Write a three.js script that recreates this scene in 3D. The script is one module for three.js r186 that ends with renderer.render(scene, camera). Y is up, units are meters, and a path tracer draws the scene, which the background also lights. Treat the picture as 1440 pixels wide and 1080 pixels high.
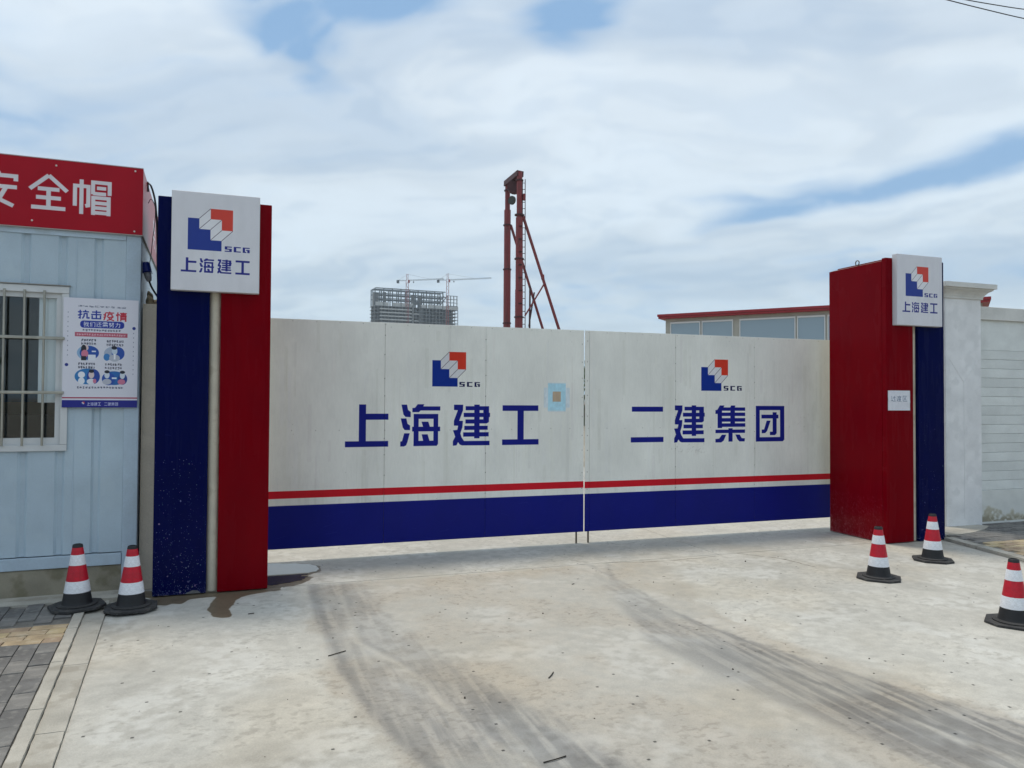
import * as THREE from 'three';
import { RoundedBoxGeometry } from 'three/addons/geometries/RoundedBoxGeometry.js';
import { mergeGeometries, toCreasedNormals } from 'three/addons/utils/BufferGeometryUtils.js';

// ---------------------------------------------------------------- noise (seeded)
function rng(seed) { let s = seed >>> 0; return () => { s = (s + 0x6D2B79F5) >>> 0; let t = Math.imul(s ^ (s >>> 15), 1 | s); t = (t + Math.imul(t ^ (t >>> 7), 61 | t)) ^ t; return ((t ^ (t >>> 14)) >>> 0) / 4294967296; }; }
function h2(x, y, s) { let h = Math.imul(x, 374761393) ^ Math.imul(y, 668265263) ^ Math.imul(s, 1442695041); h = Math.imul(h ^ (h >>> 13), 1274126177); return ((h ^ (h >>> 16)) >>> 0) / 4294967296; }
function vn(x, y, s = 0, p = 0) {
  const xi = Math.floor(x), yi = Math.floor(y), fx = x - xi, fy = y - yi;
  const u = fx * fx * (3 - 2 * fx), v = fy * fy * (3 - 2 * fy);
  const w = p ? (a) => ((a % p) + p) % p : (a) => a;
  const a = h2(w(xi), w(yi), s), b = h2(w(xi + 1), w(yi), s), c = h2(w(xi), w(yi + 1), s), d = h2(w(xi + 1), w(yi + 1), s);
  return a + (b - a) * u + (c - a) * v + (a - b - c + d) * u * v;
}
function fbm(x, y, oct, s = 0, p = 0) { let a = 0, w = 0.5, n = 0; for (let i = 0; i < oct; i++) { a += w * vn(x, y, s + i * 17, p); n += w; w *= 0.5; x *= 2; y *= 2; p *= 2; } return a / n; }
const sst = (a, b, x) => { const t = Math.min(1, Math.max(0, (x - a) / (b - a))); return t * t * (3 - 2 * t); };
const mix = (a, b, t) => a + (b - a) * t;
const D2R = Math.PI / 180;

// ---------------------------------------------------------------- camera, sky, sun, exposure
const scene = new THREE.Scene();
const camera = new THREE.PerspectiveCamera(53.784, 4 / 3, 0.05, 4000);
camera.position.set(-3.629, 1.6, 7.76);
camera.rotation.set(0.0213, -0.34172, 0.0055, 'YXZ');
scene.add(camera);

const renderer = new THREE.WebGLRenderer({ antialias: true });
renderer.toneMapping = THREE.LinearToneMapping;
renderer.toneMappingExposure = 1.24;
renderer.shadowMap.enabled = true;
renderer.setSize(1024, 768);

{ // thin high cloud with a few blue openings, the same everywhere round the sky
  const W = 2048, H = 1024, data = new Float32Array(W * H * 4);
  // openings given as directions: azimuth from -z towards +x, elevation, half widths, tilt (degrees)
  const gaps = [[3.2, 26.6, 4.6, 2.2, -28, 1.15], [4.8, 24.2, 2.2, 1.7, -50, 1.1], [11, 28.3, 6.0, 1.7, 6, 1.2], [25.3, 26.6, 2.8, 1.8, 20, 1.05], [47, 15.6, 9.5, 0.85, 2, 1.45], [38, 14.4, 3.5, 0.6, 8, 0.9],
    [24, 7.5, 6, 1.6, 0, 0.22], [47, 8, 6, 1.2, 4, 0.2], [-12, 16, 5, 3, 20, 0.16]];
  const g0 = rng(77);
  for (let i = 0; i < 34; i++) { const az = 75 + g0() * 265; gaps.push([az, 9 + g0() * 55, 4 + g0() * 9, 1.2 + g0() * 3.5, g0() * 50 - 25, 0.4 + g0() * 0.7]); }
  for (let j = 0; j < H; j++) {
    const el = ((j + 0.5) / H - 0.5) * Math.PI, sy = Math.sin(el), cy = Math.cos(el), eld = el / D2R;
    for (let i = 0; i < W; i++) {
      const k = (j * W + i) * 4, phi = ((i + 0.5) / W - 0.5) * 2 * Math.PI;
      const dx = cy * Math.cos(phi), dz = cy * Math.sin(phi);
      if (el < -0.02) { data[k] = 0.30; data[k + 1] = 0.31; data[k + 2] = 0.31; data[k + 3] = 1; continue; }
      const az = Math.atan2(dx, -dz) / D2R, q = 1 / (Math.max(sy, 0) + 0.16);
      const px = dx * q, pz = dz * q;
      const wx = fbm(px * 1.3 + 7, pz * 1.3 + 3, 4, 5) - 0.5, wz = fbm(px * 1.3 - 9, pz * 1.3 + 11, 4, 9) - 0.5;
      // streaks drawn out along one wind direction
      const ax = (px * 0.8 + pz * 0.6), az2 = (-px * 0.6 + pz * 0.8);
      const n1 = fbm(ax * 1.1 + wx * 1.6 + 3, az2 * 2.2 + wz * 1.6, 6, 21);
      const n2 = fbm(px * 5.5 + wx * 5, pz * 5.5 + wz * 5, 5, 41);
      const n3 = fbm(ax * 7 + wx * 9, az2 * 16 + wz * 9, 5, 61);
      let f = -1;
      for (const [ga, ge, gw, gh, gt, gs] of gaps) {
        let da = ((az - ga + 540) % 360) - 180, de = eld - ge;
        if (Math.abs(da) > gw * 4 || Math.abs(de) > gw * 4) continue;
        da *= cy / Math.cos(ge * D2R);
        da += wx * 10; de += wz * 6;
        const c = Math.cos(gt * D2R), s = Math.sin(gt * D2R);
        const a = (da * c + de * s) / gw, b = (-da * s + de * c) / gh, r = Math.sqrt(a * a + b * b);
        f = Math.max(f, gs * (1 - r * 0.62));
      }
      let open = 0.92 * sst(-0.15, 1.15, f + (n2 - 0.5) * 1.15 + (n3 - 0.5) * 0.85) * sst(-0.45, 0.1, f);
      open = Math.min(0.85, open + 0.03 + 0.2 * sst(0.52, 0.3, n1) + 0.09 * sst(0.55, 0.35, n3));
      const bright = 0.975 + 0.11 * sst(0.32, 0.68, n1) + 0.10 * (n2 - 0.5) + 0.12 * (n3 - 0.5);
      const lo = Math.exp(-Math.max(el, 0) * 5.5);
      // air: deeper blue up high, paler low; cloud: milky
      const air = [mix(0.165, 0.27, lo), mix(0.33, 0.455, lo), mix(0.575, 0.64, lo)];
      const cl = [mix(0.60, 0.475, lo) * bright, mix(0.672, 0.60, lo) * bright, mix(0.74, 0.68, lo) * bright];
      for (let c = 0; c < 3; c++) data[k + c] = mix(cl[c], air[c], open);
      data[k + 3] = 1;
    }
  }
  const t = new THREE.DataTexture(data, W, H, THREE.RGBAFormat, THREE.FloatType);
  t.mapping = THREE.EquirectangularReflectionMapping; t.magFilter = THREE.LinearFilter; t.minFilter = THREE.LinearFilter; t.wrapS = THREE.RepeatWrapping; t.needsUpdate = true;
  scene.background = t; scene.environment = t;
}
const sun = new THREE.DirectionalLight(0xfff3e2, 1.7);
sun.position.set(-6, 46, -14); sun.target.position.set(0, 0, 0);
sun.castShadow = true; sun.shadow.radius = 26; sun.shadow.mapSize.set(2048, 2048);
Object.assign(sun.shadow.camera, { left: -30, right: 30, top: 30, bottom: -30, near: 1, far: 120 });
scene.add(sun, sun.target);

// ---------------------------------------------------------------- helpers
const taken = new Map();
function numbered(n) { const k = taken.get(n) || 0; taken.set(n, k + 1); return k ? `${n}_${String(k).padStart(3, '0')}` : n; }
function tag(o, label, category, group) { o.userData.label = label; o.userData.category = category; if (group) o.userData.group = group; return o; }
function thing(name, label, category, p = [0, 0, 0], turn = 0, group) { const o = new THREE.Group(); o.name = numbered(name); o.position.set(...p); o.rotation.y = turn; scene.add(o); return tag(o, label, category, group); }
function part(name, geo, m, parent, p) { const o = new THREE.Mesh(geo, m); o.name = name; if (p) o.position.set(...p); parent.add(o); return o; }
function struct(name, geo, m) { const o = geo ? new THREE.Mesh(geo, m) : new THREE.Group(); o.name = numbered(name); o.userData.kind = 'structure'; scene.add(o); return o; }
function uvm(geo, s = 1) { // uv in metres, by the side each face points to
  const g = geo.index ? geo.toNonIndexed() : geo, P = g.attributes.position, uv = new Float32Array(P.count * 2);
  const a = new THREE.Vector3(), b = new THREE.Vector3(), c = new THREE.Vector3();
  for (let i = 0; i < P.count; i += 3) {
    a.fromBufferAttribute(P, i); b.fromBufferAttribute(P, i + 1); c.fromBufferAttribute(P, i + 2);
    b.sub(a); c.sub(a); b.cross(c);
    const ax = Math.abs(b.x), ay = Math.abs(b.y), az = Math.abs(b.z);
    for (let k = i; k < i + 3; k++) {
      const x = P.getX(k), y = P.getY(k), z = P.getZ(k);
      const [u, v] = ay >= ax && ay >= az ? [x, z] : ax >= az ? [z, y] : [x, y];
      uv[k * 2] = u * s; uv[k * 2 + 1] = v * s;
    }
  }
  g.setAttribute('uv', new THREE.BufferAttribute(uv, 2)); return g;
}
const bx = (x0, x1, y0, y1, z0, z1, r = 0) => { // a box between limits, edges rounded by r
  const g = r ? new RoundedBoxGeometry(x1 - x0, y1 - y0, z1 - z0, 1, r) : new THREE.BoxGeometry(x1 - x0, y1 - y0, z1 - z0);
  return uvm(g.translate((x0 + x1) / 2, (y0 + y1) / 2, (z0 + z1) / 2));
};
function bar(a, b, r, sides = 10, r2 = r) { // a round bar from a to b
  const A = new THREE.Vector3(...a), B = new THREE.Vector3(...b), L = A.distanceTo(B);
  const g = new THREE.CylinderGeometry(r2, r, L, sides); g.translate(0, L / 2, 0);
  g.applyQuaternion(new THREE.Quaternion().setFromUnitVectors(new THREE.Vector3(0, 1, 0), B.clone().sub(A).normalize()));
  return g.translate(...a);
}
function beam(a, b, w, d = w) { // a square bar
  const A = new THREE.Vector3(...a), B = new THREE.Vector3(...b), L = A.distanceTo(B);
  const g = new THREE.BoxGeometry(w, L, d); g.translate(0, L / 2, 0);
  g.applyQuaternion(new THREE.Quaternion().setFromUnitVectors(new THREE.Vector3(0, 1, 0), B.clone().sub(A).normalize()));
  return g.translate(...a);
}
const merge = (l) => mergeGeometries(l.map((g) => { const n = g.index ? g.toNonIndexed() : g; for (const k of Object.keys(n.attributes)) if (!['position', 'normal', 'uv'].includes(k)) n.deleteAttribute(k); return n; }));
const tube = (pts, r, n = 40, s = 7) => new THREE.TubeGeometry(new THREE.CatmullRomCurve3(pts.map((p) => new THREE.Vector3(...p))), n, r, s);
function prism(pts, y0, y1) { // an upright prism over a plan outline of [x, z]
  const s = new THREE.Shape(pts.map(([x, z]) => new THREE.Vector2(x, -z)));
  return uvm(new THREE.ExtrudeGeometry(s, { depth: y1 - y0, bevelEnabled: false }).rotateX(-Math.PI / 2).translate(0, y0, 0));
}

// ---------------------------------------------------------------- textures and materials
function dtex(W, H, fn, { srgb = true, repeat = true } = {}) {
  const d = new Uint8Array(W * H * 4), o = [0, 0, 0];
  for (let j = 0; j < H; j++) for (let i = 0; i < W; i++) { fn((i + 0.5) / W, (j + 0.5) / H, o); const k = (j * W + i) * 4; d[k] = o[0]; d[k + 1] = o[1]; d[k + 2] = o[2]; d[k + 3] = 255; }
  const t = new THREE.DataTexture(d, W, H); t.magFilter = THREE.LinearFilter; t.minFilter = THREE.LinearMipmapLinearFilter; t.generateMipmaps = true;
  if (srgb) t.colorSpace = THREE.SRGBColorSpace; if (repeat) t.wrapS = t.wrapT = THREE.RepeatWrapping; t.needsUpdate = true; return t;
}
function ctex(c) { const t = new THREE.CanvasTexture(c); t.colorSpace = THREE.SRGBColorSpace; t.anisotropy = 8; return t; }
const cl8 = (v) => Math.max(0, Math.min(255, v));
const grainBump = dtex(512, 512, (u, v, o) => { const g = 110 + 90 * (fbm(u * 40, v * 40, 4, 3, 40) - 0.5) + 70 * (h2(u * 512 | 0, v * 512 | 0, 4) - 0.5); o[0] = o[1] = o[2] = cl8(g); }, { srgb: false });
const rough = (lo, hi, f = 9) => dtex(256, 256, (u, v, o) => { const g = fbm(u * f, v * f, 4, 8, f); o[0] = o[1] = o[2] = cl8(255 * mix(lo, hi, sst(0.3, 0.7, g))); }, { srgb: false });
// a worn plain colour: [r,g,b] sRGB with blotches and grain; tile in metres
function worn(rgb, { amt = 0.06, f = 6, grain = 0.02, seed = 1, size = 256, tint = null } = {}) {
  return dtex(size, size, (u, v, o) => {
    const n = (fbm(u * f, v * f, 4, seed, f) - 0.5) * 2, g = h2(u * size | 0, v * size | 0, seed + 9) - 0.5, m = tint ? sst(0.52, 0.75, fbm(u * f * 2, v * f * 2, 4, seed + 50, f * 2)) : 0;
    for (let c = 0; c < 3; c++) { const b = rgb[c] * (1 + n * amt + g * grain * 2); o[c] = cl8(tint ? mix(b, tint[c], m * tint[3]) : b); }
  });
}
function mat(rgb, opt = {}) {
  const { r = 0.55, m = 0, tile = 1, bump = 0, rm = null, cc = 0, ...w } = opt;
  const t = worn(rgb, w); t.repeat.set(1 / tile, 1 / tile);
  const M = new THREE.MeshPhysicalMaterial({ map: t, roughness: r, metalness: m, clearcoat: cc, clearcoatRoughness: 0.15 });
  if (bump) { M.bumpMap = grainBump; M.bumpScale = bump; }
  if (rm) { M.roughness = 1; M.roughnessMap = rm; }
  return M;
}
const plain = (hex, r = 0.6, m = 0, extra = {}) => new THREE.MeshPhysicalMaterial({ color: hex, roughness: r, metalness: m, ...extra });

// glyphs as outlines: rectangles [x0,y0,x1,y1] and polygons [[x,y],...], in their own box
const GL = {
  shang: { box: [102, 595, 508, 1000], r: [[230, 595, 296, 950], [230, 683, 508, 741], [102, 945, 508, 1000]] },
  hai: { box: [165, 215, 832, 920], r: [[385, 378, 468, 915], [718, 378, 798, 890], [385, 378, 798, 460], [385, 828, 775, 915], [360, 592, 832, 670]],
    p: [[[180, 222], [272, 222], [290, 310], [335, 345], [335, 430], [250, 427], [215, 390]], [[170, 452], [263, 452], [282, 540], [325, 572], [325, 648], [235, 645], [205, 605]], [[228, 700], [320, 700], [282, 850], [262, 900], [228, 918], [165, 918], [165, 838], [195, 830]],
      [[450, 215], [560, 215], [545, 250], [832, 250], [832, 320], [500, 320], [470, 348], [362, 348], [362, 278], [405, 275]], [[515, 508], [630, 508], [660, 600], [545, 600]], [[520, 720], [620, 720], [655, 835], [547, 835]], [[770, 828], [798, 880], [775, 915], [750, 915], [740, 828]]] },
  jian: { box: [118, 183, 645, 758], r: [[418, 183, 495, 655], [295, 205, 630, 262], [268, 298, 645, 357], [293, 390, 600, 447], [278, 480, 612, 537], [262, 570, 627, 630], [548, 205, 630, 425]],
    p: [[[130, 185], [260, 185], [258, 262], [205, 408], [258, 410], [250, 500], [222, 585], [240, 640], [275, 690], [640, 692], [640, 755], [250, 752], [215, 740], [190, 705], [170, 750], [118, 755], [118, 690], [150, 630], [118, 540], [178, 535], [190, 478], [130, 475], [130, 410], [185, 262], [130, 258]], [[548, 425], [630, 425], [612, 440], [590, 447], [548, 447]]] },
  gong: { box: [800, 190, 1310, 742], r: [[805, 190, 1305, 268], [1012, 190, 1100, 740], [800, 665, 1310, 742]] },
  er: { box: [78, 180, 633, 802], r: [[95, 205, 625, 287], [78, 705, 633, 790]] },
  ji: { box: [192, 183, 697, 800], r: [[443, 205, 520, 540], [290, 215, 695, 272], [290, 302, 695, 360], [290, 395, 695, 455], [290, 482, 697, 542], [192, 588, 692, 645], [410, 565, 480, 790]],
    p: [[[265, 183], [342, 183], [302, 275], [302, 560], [228, 560], [228, 325], [192, 325], [192, 262], [225, 255]], [[455, 183], [527, 183], [520, 218], [443, 218]], [[300, 672], [372, 672], [330, 770], [290, 800], [192, 800], [192, 742], [255, 735]], [[528, 672], [600, 672], [635, 732], [690, 737], [685, 790], [595, 788], [560, 750]]] },
  tuan: { box: [875, 195, 1352, 790], r: [[875, 195, 940, 790], [875, 195, 1352, 265], [1280, 195, 1352, 765], [875, 718, 1325, 790], [968, 342, 1252, 405], [1155, 302, 1222, 655], [1108, 628, 1190, 685]],
    p: [[[1280, 700], [1352, 700], [1352, 765], [1325, 790], [1280, 790]], [[1155, 628], [1222, 628], [1222, 655], [1195, 685], [1155, 685]], [[1055, 442], [1120, 442], [1062, 615], [1030, 650], [972, 652], [972, 592], [1012, 588]]] },
  S: { box: [0, 0, 100, 92], r: [[4, 0, 100, 18], [0, 6, 36, 50], [4, 37, 100, 55], [64, 42, 100, 86], [0, 74, 96, 92]] },
  C: { box: [0, 0, 100, 92], r: [[0, 0, 100, 18], [0, 0, 36, 92], [0, 74, 100, 92]] },
  G: { box: [0, 0, 100, 92], r: [[0, 0, 100, 18], [0, 0, 34, 92], [48, 37, 100, 55], [66, 37, 100, 92], [0, 74, 52, 92]] },
};
function glyph(c, n, x0, y0, x1, y1) {
  const g = GL[n], [a, b, d, e] = g.box, X = (x) => x0 + (x - a) / (d - a) * (x1 - x0), Y = (y) => y0 + (y - b) / (e - b) * (y1 - y0);
  for (const [p, q, r, s] of g.r) c.fillRect(X(p), Y(q), X(r) - X(p), Y(s) - Y(q));
  for (const P of g.p || []) { c.beginPath(); P.forEach(([x, y], i) => (i ? c.lineTo(X(x), Y(y)) : c.moveTo(X(x), Y(y)))); c.closePath(); c.fill(); }
}
// characters as pen strokes in a 100 x 100 box
const ST = {
  an: [[48, 0, 54, 10], [5, 28, 5, 14, 95, 14, 95, 28], [2, 45, 98, 45], [40, 28, 25, 68, 90, 98], [72, 45, 55, 80, 8, 98]],
  quan: [[50, 2, 2, 45], [50, 2, 98, 45], [22, 42, 78, 42], [50, 42, 50, 95], [18, 67, 82, 67], [6, 96, 94, 96]],
  mao: [[5, 80, 5, 22, 40, 22, 40, 76, 32, 78], [22, 3, 22, 102], [52, 43, 52, 8, 96, 8, 96, 43], [62, 24, 87, 24], [52, 40, 87, 40], [53, 102, 53, 52, 94, 52, 94, 102], [53, 67, 94, 67], [53, 81, 94, 81], [53, 95, 94, 95]],
  guo: [[40, 28, 98, 28], [78, 5, 78, 75, 66, 72], [50, 42, 60, 56], [8, 8, 18, 18], [5, 38, 20, 38, 18, 75, 5, 90], [18, 78, 40, 92, 98, 92]],
  du: [[8, 8, 16, 18], [4, 34, 12, 44], [4, 92, 18, 60], [60, 2, 64, 10], [30, 14, 96, 14], [30, 14, 28, 60, 20, 92], [36, 32, 94, 32], [50, 22, 50, 50, 76, 50, 76, 22], [40, 62, 84, 62, 60, 88, 36, 98], [46, 66, 66, 86, 96, 98]],
  qu: [[95, 8, 10, 8, 10, 92, 98, 92], [75, 24, 28, 76], [32, 28, 78, 76]],
  kang: [[2, 25, 38, 25], [22, 3, 22, 92, 8, 88], [2, 62, 40, 48], [68, 2, 68, 18], [44, 22, 98, 22], [56, 42, 56, 70, 42, 96], [56, 42, 82, 42, 82, 88, 98, 90, 98, 78]],
  jizi: [[10, 22, 90, 22], [2, 48, 98, 48], [50, 2, 50, 92], [12, 58, 12, 92, 88, 92, 88, 58]],
  yi: [[55, 0, 58, 10], [20, 14, 98, 14], [20, 14, 18, 60, 5, 96], [4, 30, 12, 45], [2, 66, 18, 56], [32, 54, 45, 42, 45, 28, 78, 28, 78, 48, 92, 50], [38, 62, 84, 62, 62, 86, 32, 98], [46, 66, 70, 88, 98, 98]],
  qing: [[16, 2, 16, 98], [4, 24, 6, 44], [26, 20, 30, 36], [36, 12, 98, 12], [42, 25, 92, 25], [34, 38, 98, 38], [66, 2, 66, 38], [44, 98, 44, 50, 90, 50, 90, 96, 80, 94], [44, 65, 90, 65], [44, 79, 90, 79]],
  wo: [[30, 2, 10, 14], [2, 32, 98, 32], [28, 10, 28, 95, 14, 90], [2, 66, 48, 52], [60, 2, 66, 50, 80, 88, 96, 94, 97, 78], [80, 10, 90, 22], [92, 48, 50, 92]],
  men: [[24, 2, 4, 42], [16, 30, 16, 98], [40, 4, 46, 14], [38, 22, 38, 98], [56, 12, 94, 12, 94, 96, 82, 94]],
  hai2: [[36, 12, 98, 12], [72, 12, 38, 52], [66, 32, 66, 78], [76, 36, 96, 54], [8, 8, 20, 20], [4, 38, 20, 38, 18, 74, 4, 90], [18, 78, 40, 94, 98, 94]],
  xu: [[14, 4, 86, 4], [4, 30, 4, 16, 96, 16, 96, 30], [50, 4, 50, 42], [20, 28, 38, 28], [62, 28, 80, 28], [4, 52, 96, 52], [46, 52, 40, 64], [12, 98, 12, 64, 90, 64, 90, 98], [38, 64, 38, 92], [64, 64, 64, 92]],
  nu: [[24, 2, 12, 34, 46, 52], [38, 14, 28, 36, 4, 54], [2, 18, 46, 18], [54, 8, 92, 8, 74, 38, 50, 52], [58, 14, 76, 38, 98, 52], [10, 66, 86, 66, 82, 94, 66, 96], [48, 56, 42, 76, 12, 98]],
  li: [[10, 26, 90, 26, 84, 90, 64, 96], [46, 2, 44, 50, 8, 98]],
};
function strokes(c, n, x, y, w, h, lw, cap = 'butt') { c.lineWidth = lw; c.lineJoin = 'miter'; c.lineCap = cap; for (const s of ST[n]) { c.beginPath(); for (let i = 0; i < s.length; i += 2) (i ? c.lineTo.bind(c) : c.moveTo.bind(c))(x + s[i] / 100 * w, y + s[i + 1] / 100 * h); c.stroke(); } }
function logo(c, x, y, u, white) { // u = one cell; the emblem is 4 x 4 cells
  const P = (l, f) => { c.fillStyle = f; c.beginPath(); l.forEach(([a, b], i) => (i ? c.lineTo(x + a * u, y + b * u) : c.moveTo(x + a * u, y + b * u))); c.closePath(); c.fill(); };
  for (const l of [[[1, 1], [2, 0], [2, 1], [1, 2]], [[1, 2], [2, 1], [3, 1], [2, 2]], [[2, 2], [3, 1], [3, 2], [2, 3]], [[2, 3], [3, 2], [4, 2], [3, 3]]]) P(l, white);
  P([[0, 1], [1, 1], [1, 2], [2, 2], [2, 3], [3, 3], [3, 4], [0, 4]], '#0a2f8c');
  P([[2, 0], [4, 0], [4, 2], [3, 2], [3, 1], [2, 1]], '#d03a28');
  c.strokeStyle = '#3a2a3a'; c.lineWidth = u * 0.045;
  for (const [a, b] of [[1, 1], [1, 2], [2, 2], [2, 3], [3, 3]]) { c.beginPath(); c.moveTo(x + a * u, y + b * u); c.lineTo(x + (a + 1) * u, y + (b - 1) * u); c.stroke(); }
}
function canvas(w, h) { const c = document.createElement('canvas'); c.width = w; c.height = h; return [c, c.getContext('2d')]; }
function speckle(c, W, H, fn) { // per-pixel tone on what is drawn so far
  const im = c.getImageData(0, 0, W, H), d = im.data, o = [1, 1, 1];
  for (let j = 0; j < H; j++) for (let i = 0; i < W; i++) { const k = (j * W + i) * 4; o[0] = o[1] = o[2] = 1; fn(i, j, o, d, k); d[k] = cl8(d[k] * o[0]); d[k + 1] = cl8(d[k + 1] * o[1]); d[k + 2] = cl8(d[k + 2] * o[2]); }
  c.putImageData(im, 0, 0);
}
const NAVY = '#0c1676', RED = '#c81627', GATE = [230, 230, 224];

// ---------------------------------------------------------------- the ground
const M = {};
M.concrete = mat([176, 174, 166], { r: 0.9, tile: 3, amt: 0.1, f: 7, grain: 0.05, size: 512, seed: 5, bump: 0.003 });
M.kerb = mat([178, 174, 163], { r: 0.92, tile: 1.3, amt: 0.16, f: 6, grain: 0.06, size: 512, seed: 11, bump: 0.004, tint: [140, 134, 122, 0.5] });
M.dirt = mat([150, 142, 126], { r: 0.95, tile: 6, amt: 0.2, f: 9, grain: 0.08, size: 512, seed: 15, bump: 0.01 });
struct('ground', uvm(new THREE.PlaneGeometry(3000, 3000).rotateX(-Math.PI / 2).translate(0, -0.06, -600)), M.dirt);

// the driveway: cast slabs with their wear, wheel marks and damp patches where the photograph has them
const LK = (z) => -4.665 + 0.072 * z, RK = (z) => 4.32 - 0.235 * z;  // inner edges of the two kerbs
{
  const X0 = -5, X1 = 5, Z0 = -1.4, Z1 = 6.4, W = 2048, H = Math.round(2048 * 0.78);
  const w2 = 1024, hh = 800, S = w2 / (X1 - X0);
  const soft = (draw, rad) => { // a mask drawn in plan, its edge softened
    const [cv, c] = canvas(w2, hh); c.fillStyle = '#000'; c.fillRect(0, 0, w2, hh); c.fillStyle = '#fff';
    draw((pts) => { c.beginPath(); pts.forEach(([x, z], i) => (i ? c.lineTo((x - X0) * S, (z - Z0) * S) : c.moveTo((x - X0) * S, (z - Z0) * S))); c.closePath(); c.fill(); });
    const d = c.getImageData(0, 0, w2, hh).data; let a = new Float32Array(w2 * hh); for (let i = 0; i < a.length; i++) a[i] = d[i * 4] / 255;
    for (let pass = 0; pass < 2 && rad; pass++) for (const [st, n, m, sm] of [[1, w2, hh, w2], [w2, hh, w2, 1]]) {
      const b = new Float32Array(a.length);
      for (let j = 0; j < m; j++) { let s = 0; const o = j * sm; for (let i = -rad; i < n; i++) { if (i + rad < n) s += a[o + (i + rad) * st]; if (i - rad - 1 >= 0) s -= a[o + (i - rad - 1) * st]; if (i >= 0) b[o + i * st] = s / (2 * rad + 1); } }
      a = b;
    }
    return (x, z) => { const u = Math.max(0, Math.min(w2 - 1.01, (x - X0) * S)), v = Math.max(0, Math.min(hh - 1.01, (z - Z0) * S)), i = u | 0, j = v | 0, fu = u - i, fv = v - j, k = j * w2 + i; return (a[k] * (1 - fu) + a[k + 1] * fu) * (1 - fv) + (a[k + w2] * (1 - fu) + a[k + w2 + 1] * fu) * fv; };
  };
  const strip = (l, r) => [...l, ...r.slice().reverse()];
  const tL = [[-3.08, 1.02], [-3.1, 1.97], [-3.07, 3.21], [-3.0, 3.81], [-2.94, 4.19], [-2.86, 4.5], [-2.5, 5.6], [-2.2, 6.4]], tM = [[-2.85, 1.02], [-2.91, 2.69], [-2.76, 3.1], [-2.67, 3.45], [-2.63, 3.82], [-2.58, 4.1], [-2.44, 4.65], [-2.1, 5.7], [-1.8, 6.4]];
  const tM2 = tM.map(([x, z]) => [x + 0.035, z]), tR = [[-2.62, 1.02], [-2.56, 2.53], [-2.43, 3.09], [-2.3, 3.71], [-2.2, 4.2], [-2.1, 4.54], [-1.95, 4.95], [-1.7, 5.7], [-1.4, 6.4]];
  const uL = [[-0.5, 1.02], [-0.76, 2.22], [-1.05, 3.3], [-1.0, 4.01], [-0.93, 4.4], [-0.85, 4.73], [-0.77, 5.21], [-0.5, 6.4]], uM = [[-0.48, 1.02], [-0.5, 1.9], [-0.6, 3.06], [-0.67, 3.8], [-0.5, 4.55], [-0.41, 5.02], [-0.3, 5.5], [-0.1, 6.4]];
  const uM2 = uM.map(([x, z]) => [x + 0.03, z]), uR = [[-0.2, 1.02], [-0.48, 1.7], [-0.53, 2.66], [-0.42, 3.46], [-0.21, 4.23], [-0.06, 4.73], [0.08, 5.1], [0.5, 6.4]];
  const mA = soft((f) => f(strip(tL, tM)), 2), mB = soft((f) => f(strip(tM2, tR)), 5), mC = soft((f) => f(strip(uL, uM)), 3), mD = soft((f) => f(strip(uM2, uR)), 2);
  const mEdge = soft((f) => { f(strip(tL, tL.map(([x, z]) => [x + 0.07, z]))); f(strip(uR, uR.map(([x, z]) => [x - 0.05, z]))); f(strip(uM2, uM2.map(([x, z]) => [x + 0.04, z]))); f(strip(tM2, tM2.map(([x, z]) => [x + 0.05, z]))); }, 1);
  const mMud = soft((f) => f([[-3.15, 1.05], [-3.12, 3.2], [-2.9, 4.4], [-2.2, 6.4], [0.6, 6.4], [0.2, 5.0], [-0.1, 4.0], [-0.2, 2.6], [0.3, 1.05]]), 14);
  const mDark = soft((f) => { f([[-2.42, 3.6], [-2.25, 3.95], [-2.02, 4.75], [-1.9, 5.3], [-2.2, 5.3], [-2.36, 4.6], [-2.5, 4.1]]); f([[-2.72, 4.05], [-2.58, 4.0], [-2.55, 4.3], [-2.66, 4.45], [-2.78, 4.3]]); f([[-0.9, 3.5], [-0.6, 3.3], [-0.35, 4.0], [-0.1, 4.6], [0.1, 5.6], [-0.55, 5.6], [-0.75, 4.6]]); }, 9);
  const mWet = soft((f) => { f([[-4.5, 0.9], [-4.31, 1.05], [-4.23, 1.3], [-4.15, 1.34], [-4.13, 1.29], [-4.05, 1.33], [-4.0, 1.19], [-3.8, 1.17], [-3.84, 1.4], [-3.86, 1.56], [-3.83, 1.66], [-3.8, 1.78], [-3.73, 1.83], [-3.68, 1.79], [-3.7, 1.58], [-3.65, 1.31], [-3.56, 1.2], [-3.3, 1.1], [-3.3, 1.0], [-4.4, 0.8]]); f([[-3.46, -0.05], [-3.29, 0.0], [-3.03, 0.11], [-2.9, 0.28], [-2.92, 0.5], [-3.06, 0.67], [-3.0, 0.73], [-3.1, 0.93], [-3.2, 1.0], [-3.46, 1.0]]); }, 1);
  const cracks = [[[1.3, 1.02], [1.55, 1.35], [1.62, 1.8]], [[-0.2, 1.01], [0.5, 1.12], [1.3, 1.04]]];
  const dseg = (x, z, a, b) => { const vx = b[0] - a[0], vz = b[1] - a[1], t = Math.max(0, Math.min(1, ((x - a[0]) * vx + (z - a[1]) * vz) / (vx * vx + vz * vz))); return Math.hypot(x - a[0] - t * vx, z - a[1] - t * vz); };
  const ro = new Uint8Array(W * H * 4);
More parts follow.
